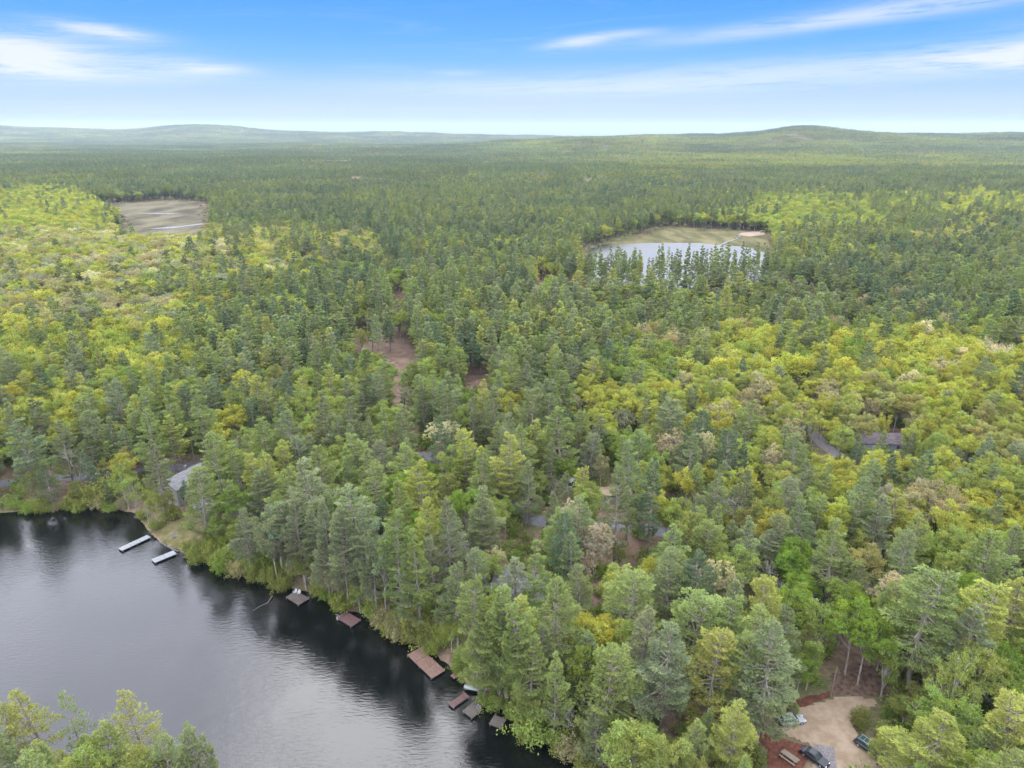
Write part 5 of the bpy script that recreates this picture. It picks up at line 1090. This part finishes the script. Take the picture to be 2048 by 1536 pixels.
# ------------------------------------------------------------------ poles and wires
def upole(px, py, H, m_, label, arm=True):
    x, y, z = GT(px, py); o = empty('utility_pole', (x, y, z - .3), 0, label, 'utility pole')
    p = MB(); p.tube((0, 0, 0), (.1, 0, H), .15, .10, 10); p.build('shaft', m_, o)
    if arm:
        a = MB(); a.box(-1.1, -.05, H - .55, 1.3, .05, H - .43); ao = a.build('crossarm', m_, o)
        for q in (-.95, .1, 1.15): i = MB(); i.tube((q, 0, H - .43), (q, 0, H - .22), .05, .035, 8); i.build('insulator', M['trim'], ao)
    return np.array([x + .1, y, z - .3 + H - .3])
A = upole(1661, 1393, 7.2, M['pole'], 'pale bare wooden utility pole at the edge of the red mulch', False)
B_ = upole(391, 936, 9.5, M['poleold'], 'dark wooden utility pole by the road above the lake house')
C_ = upole(196, 958, 9.5, M['poleold'], 'dark wooden utility pole by the road above the far grey dock')
D_ = upole(1052, 1050, 9, M['poleold'], 'dark wooden utility pole by the road above the hidden pale house')
def wires(a, b, label, sag=1.2, n=2):
    for k in range(n):
        m = MB(); off = np.array([0, 0, -.35 * k]); pts = [a + off + (b - a) * t + np.array([0, 0, -sag * 4 * t * (1 - t)]) for t in np.linspace(0, 1, 13)]
        for p, q in zip(pts, pts[1:]): m.tube(p, q, .022, n=4)
        o = m.build('power_line', M['wire']); tag(o, ('upper ' if k == 0 else 'lower ') + label, 'power line')
wires(B_, C_, 'thin dark wire strung between the two roadside poles by the lake')
wires(B_, D_, 'thin dark wire running through the pines from the lake house pole', 2.5, 1)
# ------------------------------------------------------------------ small things
def table(px, py, rz):
    x, y, z = GT(px, py); o = empty('picnic_table', (x, y, z + .13), rz, 'weathered plank picnic table standing on the red mulch', 'picnic table'); m = MB()
    for k in range(5): m.box(-1.4, -.42 + k * .17, .72, 1.4, -.27 + k * .17, .77)
    m.build('table_top', M['pole'], o)
    for s in (-1, 1):
        m = MB(); m.box(-1.4, s * .78 - .14, .42, 1.4, s * .78 + .14, .46); m.build('bench', M['pole'], o)
        m = MB(); m.tube((s * 1.0, -.75, 0), (s * 1.0, -.2, .72), .05, n=4); m.tube((s * 1.0, .75, 0), (s * 1.0, .2, .72), .05, n=4); m.box(s * 1.0 - .04, -.85, .34, s * 1.0 + .04, .85, .42); m.build('leg', M['poleold'], o)
table(1578, 1520, R_(-50))
def firepit():
    x, y, z = GT(268, 1012); o = MB(); r = random.Random(3)
    for k in range(12):
        a = k * 6.283 / 12; cx, cy = .75 * math.cos(a), .75 * math.sin(a); s = r.uniform(.14, .2); o.box(cx - s, cy - s, -.1, cx + s, cy + s, r.uniform(.2, .3), bev=.06)
    q = o.build('fire_pit', M['stone']); q.location = (x, y, z + .08); tag(q, 'low ring of stones on the grass by the shore', 'fire pit')
firepit()
def wall_stones():
    m = MB(); r = random.Random(8); pts = [G(a, b, .3) for a, b in ((322, 1084), (333, 1091), (345, 1097), (357, 1102))]
    P = np.array(pts, float); s = np.r_[0, np.cumsum(np.linalg.norm(np.diff(P, axis=0), axis=1))]; u = 0
    while u < s[-1]:
        x, y = np.interp(u, s, P[:, 0]), np.interp(u, s, P[:, 1]); q = r.uniform(.13, .24); m.box(x - q, y - q * .8, -.6, x + q, y + q * .8, r.uniform(.2, .36), bev=.05); u += q * 1.7
    q = m.build('retaining_wall', M['stone']); tag(q, 'low pale stone wall edging the lawn at the water', 'wall')
wall_stones()
def steps():
    x, y, z = GT(354, 1074); o = empty('stone_steps', (x, y, z), R_(40), 'pale flat stone steps set into the lawn slope', 'steps')
    for k in range(4): m = MB(); m.box(-.9, k * .62, .02 + .05 * k, .9, k * .62 + .42, .16 + .05 * k, bev=.03); m.build('step', M['stone'], o)
steps()
def barrel():
    x, y, z = GT(831, 1140); o = empty('bin', (x, y, z), 0, 'blue bin standing under the pines below the brown house', 'bin'); m = MB(); m.tube((0, 0, 0), (0, 0, .95), .32, .38, 14); m.build('body', M['blue'], o); m = MB(); m.tube((0, 0, .95), (0, 0, 1.02), .41, .36, 14); m.build('lid', M['blue'], o)
barrel()
def log():
    m = MB(); P = [g0(505, 1222, .05), g0(520, 1212, .12), g0(535, 1206, .15), g0(545, 1192, .25)]; z_ = [.02, .08, .1, .3]
    for i in range(3): m.tube((*P[i], z_[i]), (*P[i + 1], z_[i + 1]), .06 + .03 * i, .09 + .03 * i, 6)
    tag(m.build('fallen_branch', M['darkwood']), 'pale fallen branch lying in the water at the bank', 'branch')
log()
# ------------------------------------------------------------------ air
def haze():
    m, t, o = mat('haze_air'); v = t.new('ShaderNodeVolumePrincipled'); v.inputs['Color'].default_value = (.68, .84, 1, 1)
    v.inputs['Density'].default_value = 3.6e-5; v.inputs['Anisotropy'].default_value = .2
    t.l.new(v.outputs[0], o.inputs['Volume'])
    b = MB(); b.box(-13500, -1000, -12, 13500, 17500, 320); h = b.build('haze', m); tag(h, 'thin pale haze over the far woods', 'haze', kind='stuff'); h.display_type = 'WIRE'
haze()
